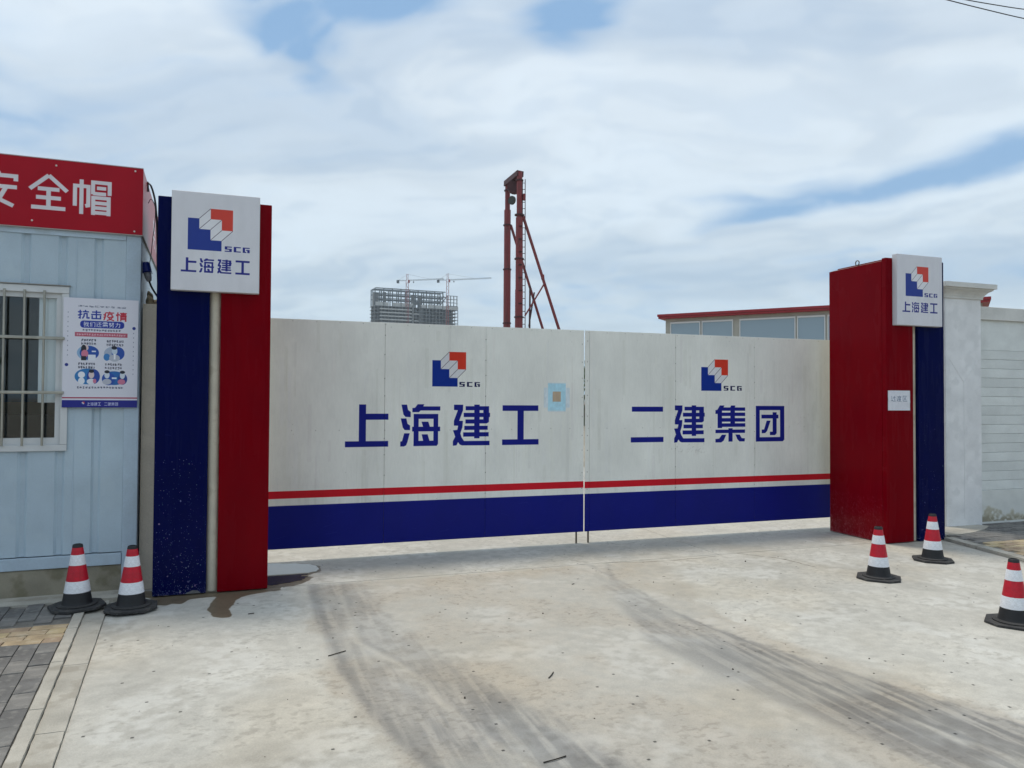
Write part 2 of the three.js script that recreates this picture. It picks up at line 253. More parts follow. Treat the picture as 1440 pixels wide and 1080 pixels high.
  const col = dtex(W, H, (u, v, o) => {
    const x = X0 + u * (X1 - X0), z = Z1 - v * (Z1 - Z0);
    const big = fbm(x * 0.6 + 3, z * 0.6, 4, 101), mid = fbm(x * 2.6, z * 2.6, 5, 131), fine = fbm(x * 17, z * 17, 4, 171), gr = h2(u * W | 0, v * H | 0, 3) - 0.5;
    const white = sst(0.5, 0.66, fbm(x * 2.2 + 9, z * 2.2 + 2, 6, 211)) * sst(0.25, 0.65, fine);
    const ochre = sst(0.48, 0.75, fbm(x * 0.9 + 40, z * 0.9, 5, 241));
    let t = 1 + (big - 0.5) * 0.13 + (mid - 0.5) * 0.16 + (fine - 0.5) * 0.14 + gr * 0.075;
    let r = 181 * t, g = 179 * t, b = 170.5 * t;
    r = mix(r, 208, white * 0.34); g = mix(g, 209, white * 0.34); b = mix(b, 205, white * 0.34);
    r *= mix(1, 0.992, ochre); g *= mix(1, 0.975, ochre); b *= mix(1, 0.95, ochre);
    // fine dirt in the trowel marks
    const pit = sst(0.58, 0.72, fbm(x * 30, z * 42, 3, 301)) * sst(0.45, 0.62, mid);
    r *= 1 - 0.08 * pit; g *= 1 - 0.083 * pit; b *= 1 - 0.086 * pit;
    const mud = sst(0.3, 0.7, mMud(x + (mid - 0.5) * 0.5, z + (fine - 0.5) * 0.2)) * (0.45 + 0.9 * sst(0.35, 0.65, mid) + (fine - 0.5) * 0.6); r *= 1 - 0.055 * mud; g *= 1 - 0.07 * mud; b *= 1 - 0.085 * mud;
    // wheel marks: rubber and dust dragged along the way the wheels turned
    const wob = (fine - 0.5) * 0.05, st = fbm(x * 26, z * 2.4, 4, 321), st2 = sst(0.28, 0.62, st) * (0.6 + 0.4 * sst(0.35, 0.6, mid));
    const tr = Math.max(mA(x + wob, z), mB(x + wob, z)) * 0.10 * (0.6 + 0.7 * st2) + Math.max(mC(x + wob, z), mD(x + wob, z)) * 0.12 * (0.6 + 0.7 * st2) * sst(0.8, 2.8, z) + mEdge(x + wob, z) * 0.10 * (0.4 + 0.6 * st) + mDark(x + wob * 4, z + wob * 4) * 0.11 * (0.4 + st2);
    const k = 1 - Math.min(0.5, tr); r *= k * (1 - tr * 0.06); g *= k; b *= k * (1 + tr * 0.12);
    // damp concrete
    const wt = sst(0.35, 0.6, mWet(x + wob * 0.6, z + wob * 0.6)); const wr = mix(1, 0.6, wt); r *= wr * mix(1, 1.02, wt); g *= wr * mix(1, 0.93, wt); b *= wr * mix(1, 0.80, wt);
    for (const c of cracks) { let d = 9; const cx = x + (fine - 0.5) * 0.05, cz = z + (mid - 0.5) * 0.12; if (x < c[0][0] - 1 || x > c[0][0] + 1.2) continue; for (let i = 1; i < c.length; i++) d = Math.min(d, dseg(cx, cz, c[i - 1], c[i])); const m = 1 - sst(0.004, 0.011, d); r *= 1 - 0.35 * m; g *= 1 - 0.36 * m; b *= 1 - 0.38 * m; }
    const spot = h2(u * W / 3 | 0, v * H / 3 | 0, 77) > 0.9988 ? 0.45 : 1;
    o[0] = cl8(r * spot); o[1] = cl8(g * spot); o[2] = cl8(b * spot);
    const q = ((v * H | 0) * W + (u * W | 0)) * 4, rv = cl8(255 * mix(0.86 + 0.1 * (fine - 0.5), 0.42, wt)); ro[q] = ro[q + 1] = ro[q + 2] = rv; ro[q + 3] = 255;
  }, { repeat: false });
  const rt = new THREE.DataTexture(ro, W, H); rt.magFilter = THREE.LinearFilter; rt.needsUpdate = true;
  M.apron = new THREE.MeshPhysicalMaterial({ map: col, roughness: 1, roughnessMap: rt });
  const bt = grainBump.clone(); bt.repeat.set(14, 11); M.apron.bumpMap = bt; M.apron.bumpScale = 0.003;
  const slabGeo = (pts, y) => { const g = prism(pts, -0.055, y), P = g.attributes.position, uv = g.attributes.uv; for (let i = 0; i < P.count; i++) uv.setXY(i, (P.getX(i) - X0) / (X1 - X0), (Z1 - P.getZ(i)) / (Z1 - Z0)); return g; };
  const dw = struct('driveway');
  part('slab', slabGeo([[-4.42, -1.4], [1.12, -1.4], [1.075, 0.994], [-4.59, 0.994]], 0), M.apron, dw);
  part('slab', slabGeo([[1.128, -1.4], [4.09, -1.4], [4.09, 0.994], [1.083, 0.994]], 0), M.apron, dw);
  part('slab', slabGeo([[LK(1.004), 1.004], [RK(1.004), 1.004], [RK(6.4), 6.4], [LK(6.4), 6.4]], 0), M.apron, dw);
  part('slab', prism([[LK(6.41), 6.41], [RK(6.41), 6.41], [3.0, 14], [-4.0, 14]], -0.055, 0), M.concrete, dw);
  part('slab', prism([[-4.42, -1.408], [4.09, -1.408], [4.09, -9], [-4.42, -9]], -0.055, 0.001), M.concrete, dw);
}
// the puddle beside the left pillar
{
  const pts = [[-3.4, 0.0], [-3.29, 0.03], [-3.15, 0.07], [-3.03, 0.14], [-2.95, 0.24], [-2.93, 0.32], [-2.95, 0.46], [-3.02, 0.58], [-3.11, 0.66], [-3.06, 0.7], [-3.1, 0.78], [-3.17, 0.84], [-3.3, 0.88], [-3.4, 0.9]];
  const cv = new THREE.CatmullRomCurve3(pts.map(([x, z]) => new THREE.Vector3(x, 0, z)), true, 'centripetal').getPoints(160).map((v) => [v.x < -3.38 ? v.x : v.x + (fbm(v.x * 16, v.z * 16, 4, 9) - 0.5) * 0.09, v.z + (fbm(v.x * 16 + 7, v.z * 16, 4, 19) - 0.5) * 0.09]);
  const p = struct('puddle', prism(cv, 0.0005, 0.0016), plain(0x4a4438, 0.05)); tag(p, 'shallow puddle of water on the concrete beside the left gate pillar', 'puddle');
}
// pavements: bedding, kerb stones, single paving bricks
M.bed = mat([122, 119, 112], { r: 0.95, tile: 0.6, amt: 0.2, f: 8, grain: 0.1, seed: 31, bump: 0.004 });
const greyPaver = [[112, 111, 108], [102, 101, 99], [120, 118, 114], [107, 106, 104]].map((c, i) => mat(c, { r: 0.9, tile: 0.42, amt: 0.14, f: 5, grain: 0.09, seed: 60 + i, bump: 0.004, tint: [150, 147, 140, 0.45] }));
const tanPaver = [[172, 152, 122], [180, 162, 126], [164, 146, 120], [154, 134, 112]].map((c, i) => mat(c, { r: 0.9, tile: 0.42, amt: 0.14, f: 5, grain: 0.09, seed: 70 + i, bump: 0.004, tint: [196, 186, 164, 0.45] }));
function paver(w, d) { return uvm(new RoundedBoxGeometry(w, 0.05, d, 1, 0.004)); }
const jr = rng(404);
function chipped(pts, a = 0.004) { const o = []; pts.forEach((p, i) => { const q = pts[(i + 1) % pts.length], L = Math.hypot(q[0] - p[0], q[1] - p[1]), n = Math.max(1, Math.round(L / 0.05)); for (let k = 0; k < n; k++) { const t = k / n; o.push([p[0] + (q[0] - p[0]) * t + (jr() - 0.5) * a, p[1] + (q[1] - p[1]) * t + (jr() - 0.5) * a]); } }); return o; }
function clipX(z) { return -4.887 + 0.078 * z; }
{
  const pv = struct('pavement_left'), r = rng(8), y = 0.03;
  part('bedding', prism([[-9, 1.09], [-4.79, 1.09], [-4.17, 9], [-9, 9]], -0.055, y - 0.012), M.bed, pv);
  const gl = paver(0.107, 0.224), gt = paver(0.218, 0.1), gs = paver(0.107, 0.109);
  const add = (g, m, x, z, rot) => { const o = part('paving_brick', g, m, pv, [x, y - 0.025 + (r() - 0.5) * 0.005, z]); o.rotation.set((r() - 0.5) * 0.02, rot + (r() - 0.5) * 0.012, (r() - 0.5) * 0.02); };
  const tilt = Math.atan(0.072);
  for (let c = 0; c < 17; c++) {
    const off = c % 2 ? 0.115 : 0;
    for (let i = 0; i < 13; i++) { // below the tan strip
      const z = 2.27 + off + i * 0.23, x = clipX(z) - 0.056 - c * 0.112; if (x < -6.4) continue;
      add(gl, greyPaver[(r() * 4) | 0], x, z + 0.112 - 0.115, tilt);
    }
    if (!(c % 2 === 0)) add(gs, greyPaver[(r() * 4) | 0], clipX(2.21) - 0.056 - c * 0.112, 2.212, tilt);
    for (let i = 0; i < 3; i++) { const z = 1.2 + off + i * 0.23, x = clipX(z) - 0.056 - c * 0.112; if (z < 1.62) add(gl, greyPaver[(r() * 4) | 0], x, z + (off ? 0 : 0.012), tilt); }
  }
  for (let k = 0; k < 4; k++) for (let i = 0; i < 9; i++) { const z = 1.79 + k * 0.107, x = clipX(z) - 0.106 - (k % 2 ? 0.11 : 0) - i * 0.225; add(gt, tanPaver[(r() * 4) | 0], x, z, -0.03); }
  for (let k = 1; k < 4; k += 2) { const z = 1.79 + k * 0.107; add(gs, tanPaver[k], clipX(z) - 0.05, z, -0.03); }
  // narrow edging then a wide gutter strip, each stone by itself
  const ks = struct('kerb_left');
  let z = 1.1; const L = [0.78, 0.72, 0.75, 0.8, 0.74, 0.76, 0.78, 0.75];
  L.forEach((l) => { const a = z, b = z + l - 0.008; part('kerb_stone', prism(chipped([[clipX(a) + 0.008, a], [clipX(a) + 0.07, a], [clipX(b) + 0.07, b], [clipX(b) + 0.008, b]]), -0.055, 0.034), M.kerb, ks); z += l; });
  z = 1.06; [0.62, 0.95, 1.0, 0.98, 1.0, 1.0, 0.9].forEach((l) => { const a = z, b = z + l - 0.006; const e0 = LK(a) - 0.003, e1 = LK(b) - 0.003; part('gutter_slab', prism(chipped([[clipX(a) + 0.075, a], [e0, a], [e1, b], [clipX(b) + 0.075, b]]), -0.055, 0.016), M.kerb, ks); z += l; });
}
{
  const pv = struct('pavement_right'), r = rng(19), y = 0.032;
  const e = (z) => RK(z) + 0.012;
  part('bedding', prism([[e(0.5) + 0.1, 0.5], [12, 0.5], [12, 8], [e(8) + 0.1, 8]], -0.055, y - 0.012), M.bed, pv);
  const ks = struct('kerb_right'); let z = 1.13;
  for (const l of [0.5, 0.75, 0.74, 0.76, 0.75, 0.75, 0.75]) { const a = z, b = z + l - 0.008; part('kerb_stone', prism(chipped([[e(a), a], [e(a) + 0.12, a], [e(b) + 0.12, b], [e(b), b]]), -0.055, 0.034), M.kerb, ks); z += l; }
  const gt = paver(0.218, 0.1);
  for (let k = 0; k < 18; k++) for (let i = 0; i < 11; i++) {
    const zz = 0.58 + k * 0.107, x = e(zz) + 0.245 + (k % 2 ? 0.11 : 0) + i * 0.225; if (x > 4.02 + 2.4 || (zz < 1.15 && x < 4.28)) continue;
    const tan = zz > 1.5 && zz < 2.2, o = part('paving_brick', gt, (tan ? tanPaver : greyPaver)[(r() * 4) | 0], pv, [x, y - 0.025 + (r() - 0.5) * 0.006, zz]); o.rotation.set((r() - 0.5) * 0.02, (r() - 0.5) * 0.02, (r() - 0.5) * 0.02);
  }
}

// ---------------------------------------------------------------- painted metal and lettering
function panelTex(hex, W, H, seed, dirt) { const [cv, c] = canvas(W, H); c.fillStyle = hex; c.fillRect(0, 0, W, H); dirt(c, W, H, rng(seed)); speckle(c, W, H, (i, j, o) => { const n = 1 + (fbm(i / 60, j / 90, 4, seed) - 0.5) * 0.10; o[0] = o[1] = o[2] = n; }); return ctex(cv); }
function planarUV(g, x0, x1, y0, y1, ax = 'x') { const P = g.attributes.position, uv = g.attributes.uv; for (let i = 0; i < P.count; i++) uv.setXY(i, ((ax === 'x' ? P.getX(i) : P.getZ(i)) - x0) / (x1 - x0), (P.getY(i) - y0) / (y1 - y0)); return g; }
const splash = (n, hi, big, a) => (c, W, H, r) => { // pale cement splashes, thickest near the foot
  for (let i = 0; i < n; i++) { const t = Math.pow(r(), 3.2), y = H - t * H * hi, x = r() * W, s = (0.5 + r() * 1.6) * (r() < 0.06 ? big : 1); c.fillStyle = `rgba(${150 + r() * 60 | 0},${152 + r() * 60 | 0},${165 + r() * 50 | 0},${a * (0.4 + r() * 0.6)})`; c.beginPath(); c.ellipse(x, y, s, s * (0.5 + r()), r() * 3, 0, 7); c.fill(); }
  for (let i = 0; i < 26; i++) { c.strokeStyle = `rgba(170,175,200,${0.1 + r() * 0.2})`; c.lineWidth = 0.8 + r(); const x = r() * W, y = H * (0.35 + r() * 0.6), l = 4 + r() * 26, d = r() * 6; c.beginPath(); c.moveTo(x, y); c.lineTo(x + Math.cos(d) * l, y + Math.sin(d) * l); c.stroke(); }
  if (a > 0.6) { c.fillStyle = 'rgba(128,126,120,0.85)'; c.beginPath(); c.moveTo(W * 0.58, H); c.lineTo(W * 0.66, H - 14); c.lineTo(W * 0.74, H - 24); c.lineTo(W * 0.84, H - 22); c.lineTo(W * 0.9, H - 10); c.lineTo(W * 0.88, H); c.fill(); c.fillRect(W * 0.1, H - 8, W * 0.06, 5); c.fillRect(W * 0.22, H - 9, W * 0.07, 6); }
};
const dusty = (c, W, H, r) => { // grey cement dust and scuffs on the red face towards the gate
  for (let i = 0; i < 2600; i++) { const t = Math.pow(r(), 2.2), y = H - t * H * 0.16, x = Math.pow(r(), 1.25) * W; c.fillStyle = `rgba(158,140,132,${0.04 + 0.14 * r()})`; c.beginPath(); c.ellipse(x, y, 1 + r() * 7, 1 + r() * 3, r(), 0, 7); c.fill(); }
  for (let i = 0; i < 30; i++) { c.strokeStyle = `rgba(190,150,150,${0.08 + r() * 0.14})`; c.lineWidth = 0.8 + r(); const x = W * (0.2 + r() * 0.6), y = H * (0.68 + r() * 0.26); c.beginPath(); c.moveTo(x, y); c.quadraticCurveTo(x + (r() - 0.5) * 14, y + 14, x + (r() - 0.5) * 16, y + 20 + r() * 36); c.stroke(); }
};
const rgl = rough(0.16, 0.3, 7);
const paint = (map) => new THREE.MeshPhysicalMaterial({ map, roughness: 1, roughnessMap: rgl, specularIntensity: 0.1 });
const PB = '#040c42', PR = '#74000e';
M.pillarBlue = paint(panelTex(PB, 256, 2048, 41, splash(900, 0.34, 2.4, 0.65)));
M.pillarBlue2 = paint(panelTex(PB, 256, 2048, 43, splash(520, 0.45, 2.0, 0.6)));
M.pillarRed = paint(panelTex(PR, 256, 1024, 44, (c, W, H, r) => { for (let i = 0; i < 240; i++) { c.fillStyle = `rgba(150,130,126,${0.05 + 0.12 * r()})`; c.fillRect(r() * W, H - Math.pow(r(), 3) * H * 0.12, 1 + r() * 3, 1 + r() * 2); } }));
M.pillarRedSide = paint(panelTex(PR, 512, 1024, 46, dusty));
M.cream = mat([198, 190, 172], { r: 0.7, tile: 1, amt: 0.07, f: 6, grain: 0.02, seed: 91, tint: [150, 138, 118, 0.35] });
M.steel = mat([112, 108, 100], { r: 0.5, m: 0.75, tile: 0.4, amt: 0.2, f: 6, grain: 0.05, seed: 93, tint: [120, 86, 62, 0.5] });

// sign on each pillar
const signTex = (() => {
  const W = 640, H = 760, [cv, c] = canvas(W, H); c.fillStyle = '#d9d9de'; c.fillRect(0, 0, W, H);
  logo(c, 116, 122, 81, '#e2e2e6');
  c.fillStyle = '#121a80'; ['S', 'C', 'G'].forEach((n, i) => glyph(c, n, 382 + i * 66, 404, 382 + i * 66 + 52, 446));
  [['shang', 70, 180], ['hai', 201, 306], ['jian', 331, 434], ['gong', 462, 568]].forEach(([n, a, b]) => glyph(c, n, a, 508, b, 618));
  speckle(c, W, H, (i, j, o) => { const n = 1 + (fbm(i / 50, j / 120, 4, 12) - 0.5) * 0.05 + (h2(i, j, 5) - 0.5) * 0.012; o[0] = o[1] = o[2] = n; });
  return ctex(cv);
})();
M.sign = new THREE.MeshPhysicalMaterial({ map: signTex, roughness: 0.35 });
M.signEdge = plain(0xcfd0d4, 0.4);
M.black = plain(0x17181a, 0.55);

function pillar(label, x0, x1, z0, z1, mirror, sx0, sx1, g0, g1) { // core, cladding, pale strip
  const h = 3.243, p = thing('gate_pillar', label, 'pillar');
  part('core', bx(x0 + 0.03, x1 - 0.03, 0, h - 0.02, z0 + 0.02, z1 - 0.05), M.cream, p);
  part('pale_strip', uvm(new THREE.CylinderGeometry((g1 - g0) * 0.62, (g1 - g0) * 0.62, h - 0.04, 20).translate((g0 + g1) / 2, (h - 0.04) / 2 + 0.015, z1 - 0.075)), M.cream, p);
  const front = (a, b, m, n, rise = 0) => part(n, planarUV(bx(a, b, 0.008, h + rise, z1 - 0.06, z1, 0.006), a, b, 0, h), m, p);
  const side = (a, m, n, lo) => part(n, planarUV(bx(a, a + 0.028, 0.008, h - lo, z0, z1 - 0.062, 0.004), z0, z1, 0, h, 'z'), m, p);
  if (!mirror) { front(x0, g0, M.pillarBlue, 'blue_panel'); front(g1, x1, M.pillarRed, 'red_panel'); side(x0, M.pillarBlue2, 'blue_side_panel', 0); side(x1 - 0.028, M.pillarRedSide, 'red_side_panel', 0); }
  else { front(x0, g0, M.pillarRed, 'red_panel'); front(g1, x1, M.pillarBlue2, 'blue_panel'); side(x0, M.pillarRedSide, 'red_side_panel', 0.03); side(x1 - 0.028, M.pillarBlue2, 'blue_side_panel', 0); }
  part('top_cap', bx(x0 + 0.04, x1 - 0.04, h - 0.019, h - 0.006, z0 + 0.1, z1 - 0.07), mirror ? M.pillarRed : M.pillarBlue, p);
  return p;
}
const pl = pillar('gate pillar with blue left panel and red right panel, wet patch at its foot', -4.293, -3.413, 0.17, 1.05, false, 0, 0, -3.893, -3.808);
const pr = pillar('gate pillar with broad red side and narrow blue right panel, beside white masonry pier', 3.2285, 4.101, 0.233, 1.112, true, 0, 0, 3.628, 3.708);
part('lifting_eye', new THREE.TorusGeometry(0.028, 0.006, 8, 20).rotateY(Math.PI / 2).translate(3.25, 3.255, 0.67), M.steel, pr);
function sign(label, x0, z) {
  const s = thing('pillar_sign', label, 'sign');
  part('box', bx(x0, x0 + 0.676, 2.474, 3.282, z, z + 0.07, 0.004), M.signEdge, s);
  part('face', planarUV(bx(x0 + 0.004, x0 + 0.672, 2.478, 3.278, z + 0.068, z + 0.0725), x0, x0 + 0.676, 2.474, 3.282), M.sign, s);
}
sign('square white sign with blue and red emblem fixed high on pillar with wet foot', -4.186, 1.05);
sign('square white sign with blue and red emblem high on pillar beside white masonry pier', 3.321, 1.112);
{ // paper notice on the right pillar
  const W = 256, H = 180, [cv, c] = canvas(W, H); c.fillStyle = '#d9dbe2'; c.fillRect(0, 0, W, H); c.strokeStyle = '#5d6d84';
  strokes(c, 'guo', 34, 46, 54, 54, 5); strokes(c, 'du', 100, 46, 56, 56, 4.5); strokes(c, 'qu', 168, 46, 54, 54, 5);
  speckle(c, W, H, (i, j, o) => { const n = 1 + (fbm(i / 24, j / 24, 4, 3) - 0.5) * 0.08; o[0] = o[1] = o[2] = n; });
  const g = new THREE.PlaneGeometry(0.325, 0.226, 26, 18), P = g.attributes.position;
  for (let i = 0; i < P.count; i++) { const x = P.getX(i), y = P.getY(i), crease = Math.abs(y + 0.005 + x * 0.08); P.setZ(i, 0.003 + 0.004 * Math.exp(-crease * 90) + 0.0025 * vn(x * 30 + 9, y * 30, 5)); }
  g.computeVertexNormals(); g.translate(3.409, 1.62, 1.1135);
  const o = new THREE.Mesh(g, new THREE.MeshPhysicalMaterial({ map: ctex(cv), roughness: 0.8, side: THREE.DoubleSide })); o.name = 'paper_notice'; scene.add(o);
  tag(o, 'creased white paper notice taped to the red pillar front', 'notice');
}

// ---------------------------------------------------------------- the gate
M.gateSteel = mat([150, 152, 150], { r: 0.5, m: 0.4, tile: 0.5, amt: 0.1, f: 6, grain: 0.03, seed: 96 });
function leafTex(x0, x1, seed, draw) {
  const S = 560, y1 = 2.391, y0 = 0.13, W = Math.round((x1 - x0) * S), H = Math.round((y1 - y0) * S), [cv, c] = canvas(W, H);
  const X = (x) => (x - x0) * S, Y = (y) => (y1 - y) * S, r = rng(seed);
  c.fillStyle = `rgb(${GATE})`; c.fillRect(0, 0, W, H);
  // faint roller streaks and handling marks
  for (let i = 0; i < 260; i++) { c.fillStyle = `rgba(${r() < 0.5 ? '150,146,134' : '226,226,220'},${0.02 + r() * 0.05})`; const w = 2 + r() * 26; c.fillRect(r() * W, r() * H, w, 60 + r() * 420); }
  for (let i = 0; i < 70; i++) { c.fillStyle = `rgba(70,66,60,${0.2 + r() * 0.4})`; c.beginPath(); c.arc(r() * W, r() * H, 0.7 + r() * 1.3, 0, 7); c.fill(); }
  c.fillStyle = RED; c.fillRect(0, Y(seed === 3 ? 0.695 : 0.688), W, 0.073 * S); c.fillStyle = NAVY; c.fillRect(0, Y(0.552), W, H);
  draw(c, X, Y, S, r);
  for (let i = 0; i < 40; i++) { c.strokeStyle = `rgba(120,128,180,${0.08 + r() * 0.2})`; c.lineWidth = 0.6 + r() * 0.9; const x = r() * W, y = Y(0.5 - r() * 0.34), l = 8 + r() * 60, a = (r() - 0.5) * 1.4; c.beginPath(); c.moveTo(x, y); c.quadraticCurveTo(x + l * 0.5, y + a * 10, x + l, y + a * l * 0.6); c.stroke(); }
  speckle(c, W, H, (i, j, o) => { const n = 1 + (fbm(i / 150, j / 260, 5, seed) - 0.5) * 0.10 + (fbm(i / 7, j / 30, 3, seed + 3) - 0.5) * 0.035 + (h2(i, j, seed) - 0.5) * 0.015; o[0] = n; o[1] = n * 1.002; o[2] = n * 0.998; });
  return ctex(cv);
}
function word(c, X, Y, n, x0, x1, yT, yB) { c.fillStyle = '#101a7e'; glyph(c, n, X(x0), Y(yT), X(x1), Y(yB)); }
function screws(c, X, Y, xs, r) { for (const x of xs) for (let y = 0.2; y < 2.36; y += 0.205) { c.fillStyle = 'rgba(84,80,72,0.75)'; c.beginPath(); c.arc(X(x) + (r() - 0.5) * 2, Y(y + (r() - 0.5) * 0.05), 2.6, 0, 7); c.fill(); } for (let x = -3.4; x < 3.45; x += 0.23) { c.fillStyle = 'rgba(84,80,72,0.6)'; c.beginPath(); c.arc(X(x), Y(1.285 + (r() - 0.5) * 0.01), 2.2, 0, 7); c.fill(); c.beginPath(); c.arc(X(x), Y(2.372), 2.2, 0, 7); c.fill(); } }
const leafL = leafTex(-3.45, -0.009, 3, (c, X, Y, S, r) => {
  screws(c, X, Y, [-2.255, -1.168, -0.03], r);
  logo(c, X(-1.757), Y(2.107), 0.0918 * S, '#d6d6da');
  c.fillStyle = '#15184a'; ['S', 'C', 'G'].forEach((n, i) => glyph(c, n, X(-1.462 + i * 0.084), Y(1.79), X(-1.402 + i * 0.084), Y(1.74)));
  word(c, X, Y, 'shang', -2.652, -2.215, 1.548, 1.116); word(c, X, Y, 'hai', -2.09, -1.668, 1.552, 1.114); word(c, X, Y, 'jian', -1.529, -1.118, 1.55, 1.112); word(c, X, Y, 'gong', -0.98, -0.556, 1.544, 1.114);
});
const leafR = leafTex(0.006, 3.45, 4, (c, X, Y, S, r) => {
  screws(c, X, Y, [0.035, 1.177, 2.291], r);
  logo(c, X(1.529), Y(2.103), 0.0945 * S, '#d6d6da');
  c.fillStyle = '#15184a'; ['S', 'C', 'G'].forEach((n, i) => glyph(c, n, X(1.845 + i * 0.096), Y(1.786), X(1.912 + i * 0.096), Y(1.73)));
  word(c, X, Y, 'er', 0.585, 1.015, 1.55, 1.112); word(c, X, Y, 'jian', 1.158, 1.578, 1.55, 1.108); word(c, X, Y, 'ji', 1.728, 2.156, 1.55, 1.105); word(c, X, Y, 'tuan', 2.311, 2.736, 1.546, 1.108);
  for (let i = 0; i < 60; i++) { c.strokeStyle = `rgba(120,114,104,${0.1 + r() * 0.25})`; c.lineWidth = 1 + r() * 2.5; const a = r() < 0.4; const x = X(a ? 2.83 + r() * 0.3 : 1.1 + r() * 0.5), y = Y(a ? 1.2 + r() * 0.3 : 0.98 + r() * 0.12), l = 8 + r() * 34; c.beginPath(); c.moveTo(x, y); c.lineTo(x + l * (r() - 0.2), y - l * (r() - 0.3)); c.stroke(); }
});
function leaf(label, x0, x1, seams, tex, bolt) {
  const l = thing('gate_leaf', label, 'gate'), m = new THREE.MeshPhysicalMaterial({ map: tex, roughness: 1, roughnessMap: rough(0.42, 0.6, 8), specularIntensity: 0.3 });
  const xs = [x0, ...seams, x1];
  for (let i = 0; i + 1 < xs.length; i++) part('sheet_panel', planarUV(bx(xs[i] + 0.0012, xs[i + 1] - 0.0012, 0.13, 2.391, -0.012, ((i * 7) % 3) * 0.0006, 0.002), x0, x1, 0.13, 2.391), m, l);
  for (const [a, b] of [[0.135, 0.185], [1.26, 1.31], [2.336, 2.386]]) part('rail', bx(x0 + 0.03, x1 - 0.035, a, b, -0.064, -0.0125), M.gateSteel, l);
  for (const x of [x0 + 0.03, ...seams.filter((s) => Math.abs(s) > 0.2).map((s) => s - 0.025), x1 - 0.085]) part('upright', bx(x, x + 0.05, 0.187, 1.258, -0.0645, -0.0127), M.gateSteel, l), part('upright', bx(x, x + 0.05, 1.312, 2.334, -0.0645, -0.0127), M.gateSteel, l);
  part('drop_bolt', bar([bolt, 0.002, -0.022], [bolt, 0.5, -0.022], 0.0105, 12), M.steel, l);
  part('bolt_sleeve', bar([bolt, 0.19, -0.022], [bolt, 0.3, -0.022], 0.016, 12), M.steel, l);
  return l;
}
leaf('pale grey steel gate leaf with blue foot band carrying the blue taped notice', -3.45, -0.009, [-2.255, -1.168], leafL, -0.088);
leaf('pale grey steel gate leaf with blue foot band meeting the broad red pillar', 0.006, 3.45, [0.06, 1.177, 2.291], leafR, 0.058);
{ // the blue taped notice; its code is left out, a plain tan square stands in its place
  const W = 200, H = 200, [cv, c] = canvas(W, H); c.fillStyle = '#d2dee4'; c.fillRect(0, 0, W, H); c.fillStyle = '#b2dcec'; c.fillRect(34, 8, 132, 182); c.fillStyle = '#b9a48c'; c.fillRect(68, 62, 62, 68);
  speckle(c, W, H, (i, j, o) => { const n = 1 + (fbm(i / 14, j / 22, 4, 8) - 0.5) * 0.14; o[0] = o[1] = o[2] = n; });
  const s = new THREE.Shape([[-0.155, -0.115], [-0.108, -0.115], [-0.108, -0.16], [0.108, -0.16], [0.108, -0.115], [0.155, -0.115], [0.155, 0.105], [0.108, 0.105], [0.108, 0.16], [-0.108, 0.16], [-0.108, 0.105], [-0.155, 0.105]].map((p) => new THREE.Vector2(...p)));
  const g = new THREE.ExtrudeGeometry(s, { depth: 0.0012, bevelEnabled: false }), P = g.attributes.position, uv = g.attributes.uv; for (let i = 0; i < P.count; i++) uv.setXY(i, P.getX(i) / 0.32 + 0.5, P.getY(i) / 0.33 + 0.5);
  const o = new THREE.Mesh(g.translate(-0.34, 1.635, 0.0015), new THREE.MeshPhysicalMaterial({ map: ctex(cv), roughness: 0.3 })); o.name = 'taped_notice'; scene.add(o); tag(o, 'faded blue notice under clear tape on the gate', 'notice');
}

// ---------------------------------------------------------------- white pier and wall on the right, rendered wall stub on the left
M.white = mat([238, 239, 239], { r: 0.8, tile: 1.4, amt: 0.07, f: 6, grain: 0.03, size: 512, seed: 121, bump: 0.003, tint: [216, 218, 218, 0.4] });
M.coping = mat([218, 218, 213], { r: 0.8, tile: 1.2, amt: 0.08, f: 6, grain: 0.03, seed: 123, bump: 0.003 });
M.board = [0, 1, 2].map((i) => mat([222 - i * 2, 226 - i * 2, 223 - i * 2], { r: 0.7, tile: 1.1, amt: 0.06, f: 6, grain: 0.03, seed: 125 + i, bump: 0.002 }));
const stainTex = (() => { // moss and splash stains with ragged upper edges, along the wall foot
  const t = dtex(1024, 256, (u, v, o) => { const x = u * 8, y = v * 0.5, n = fbm(x * 7, y * 9, 5, 63), n2 = fbm(x * 22, y * 26, 4, 67), top = 0.05 + 0.2 * fbm(x * 2.2, 3, 4, 71) + (n - 0.5) * 0.25, m = sst(0.05, -0.06, y - top) * sst(0.35, 0.6, n * 0.6 + n2 * 0.4), k = sst(0.03, -0.02, y - top * 0.35) * sst(0.4, 0.55, n2); const b = 1 + (n - 0.5) * 0.1; o[0] = cl8(mix(mix(222, 172, m * 0.75), 132, k * 0.5) * b); o[1] = cl8(mix(mix(224, 164, m * 0.75), 124, k * 0.5) * b); o[2] = cl8(mix(mix(219, 140, m * 0.75), 104, k * 0.5) * b); });
  return t;
})();
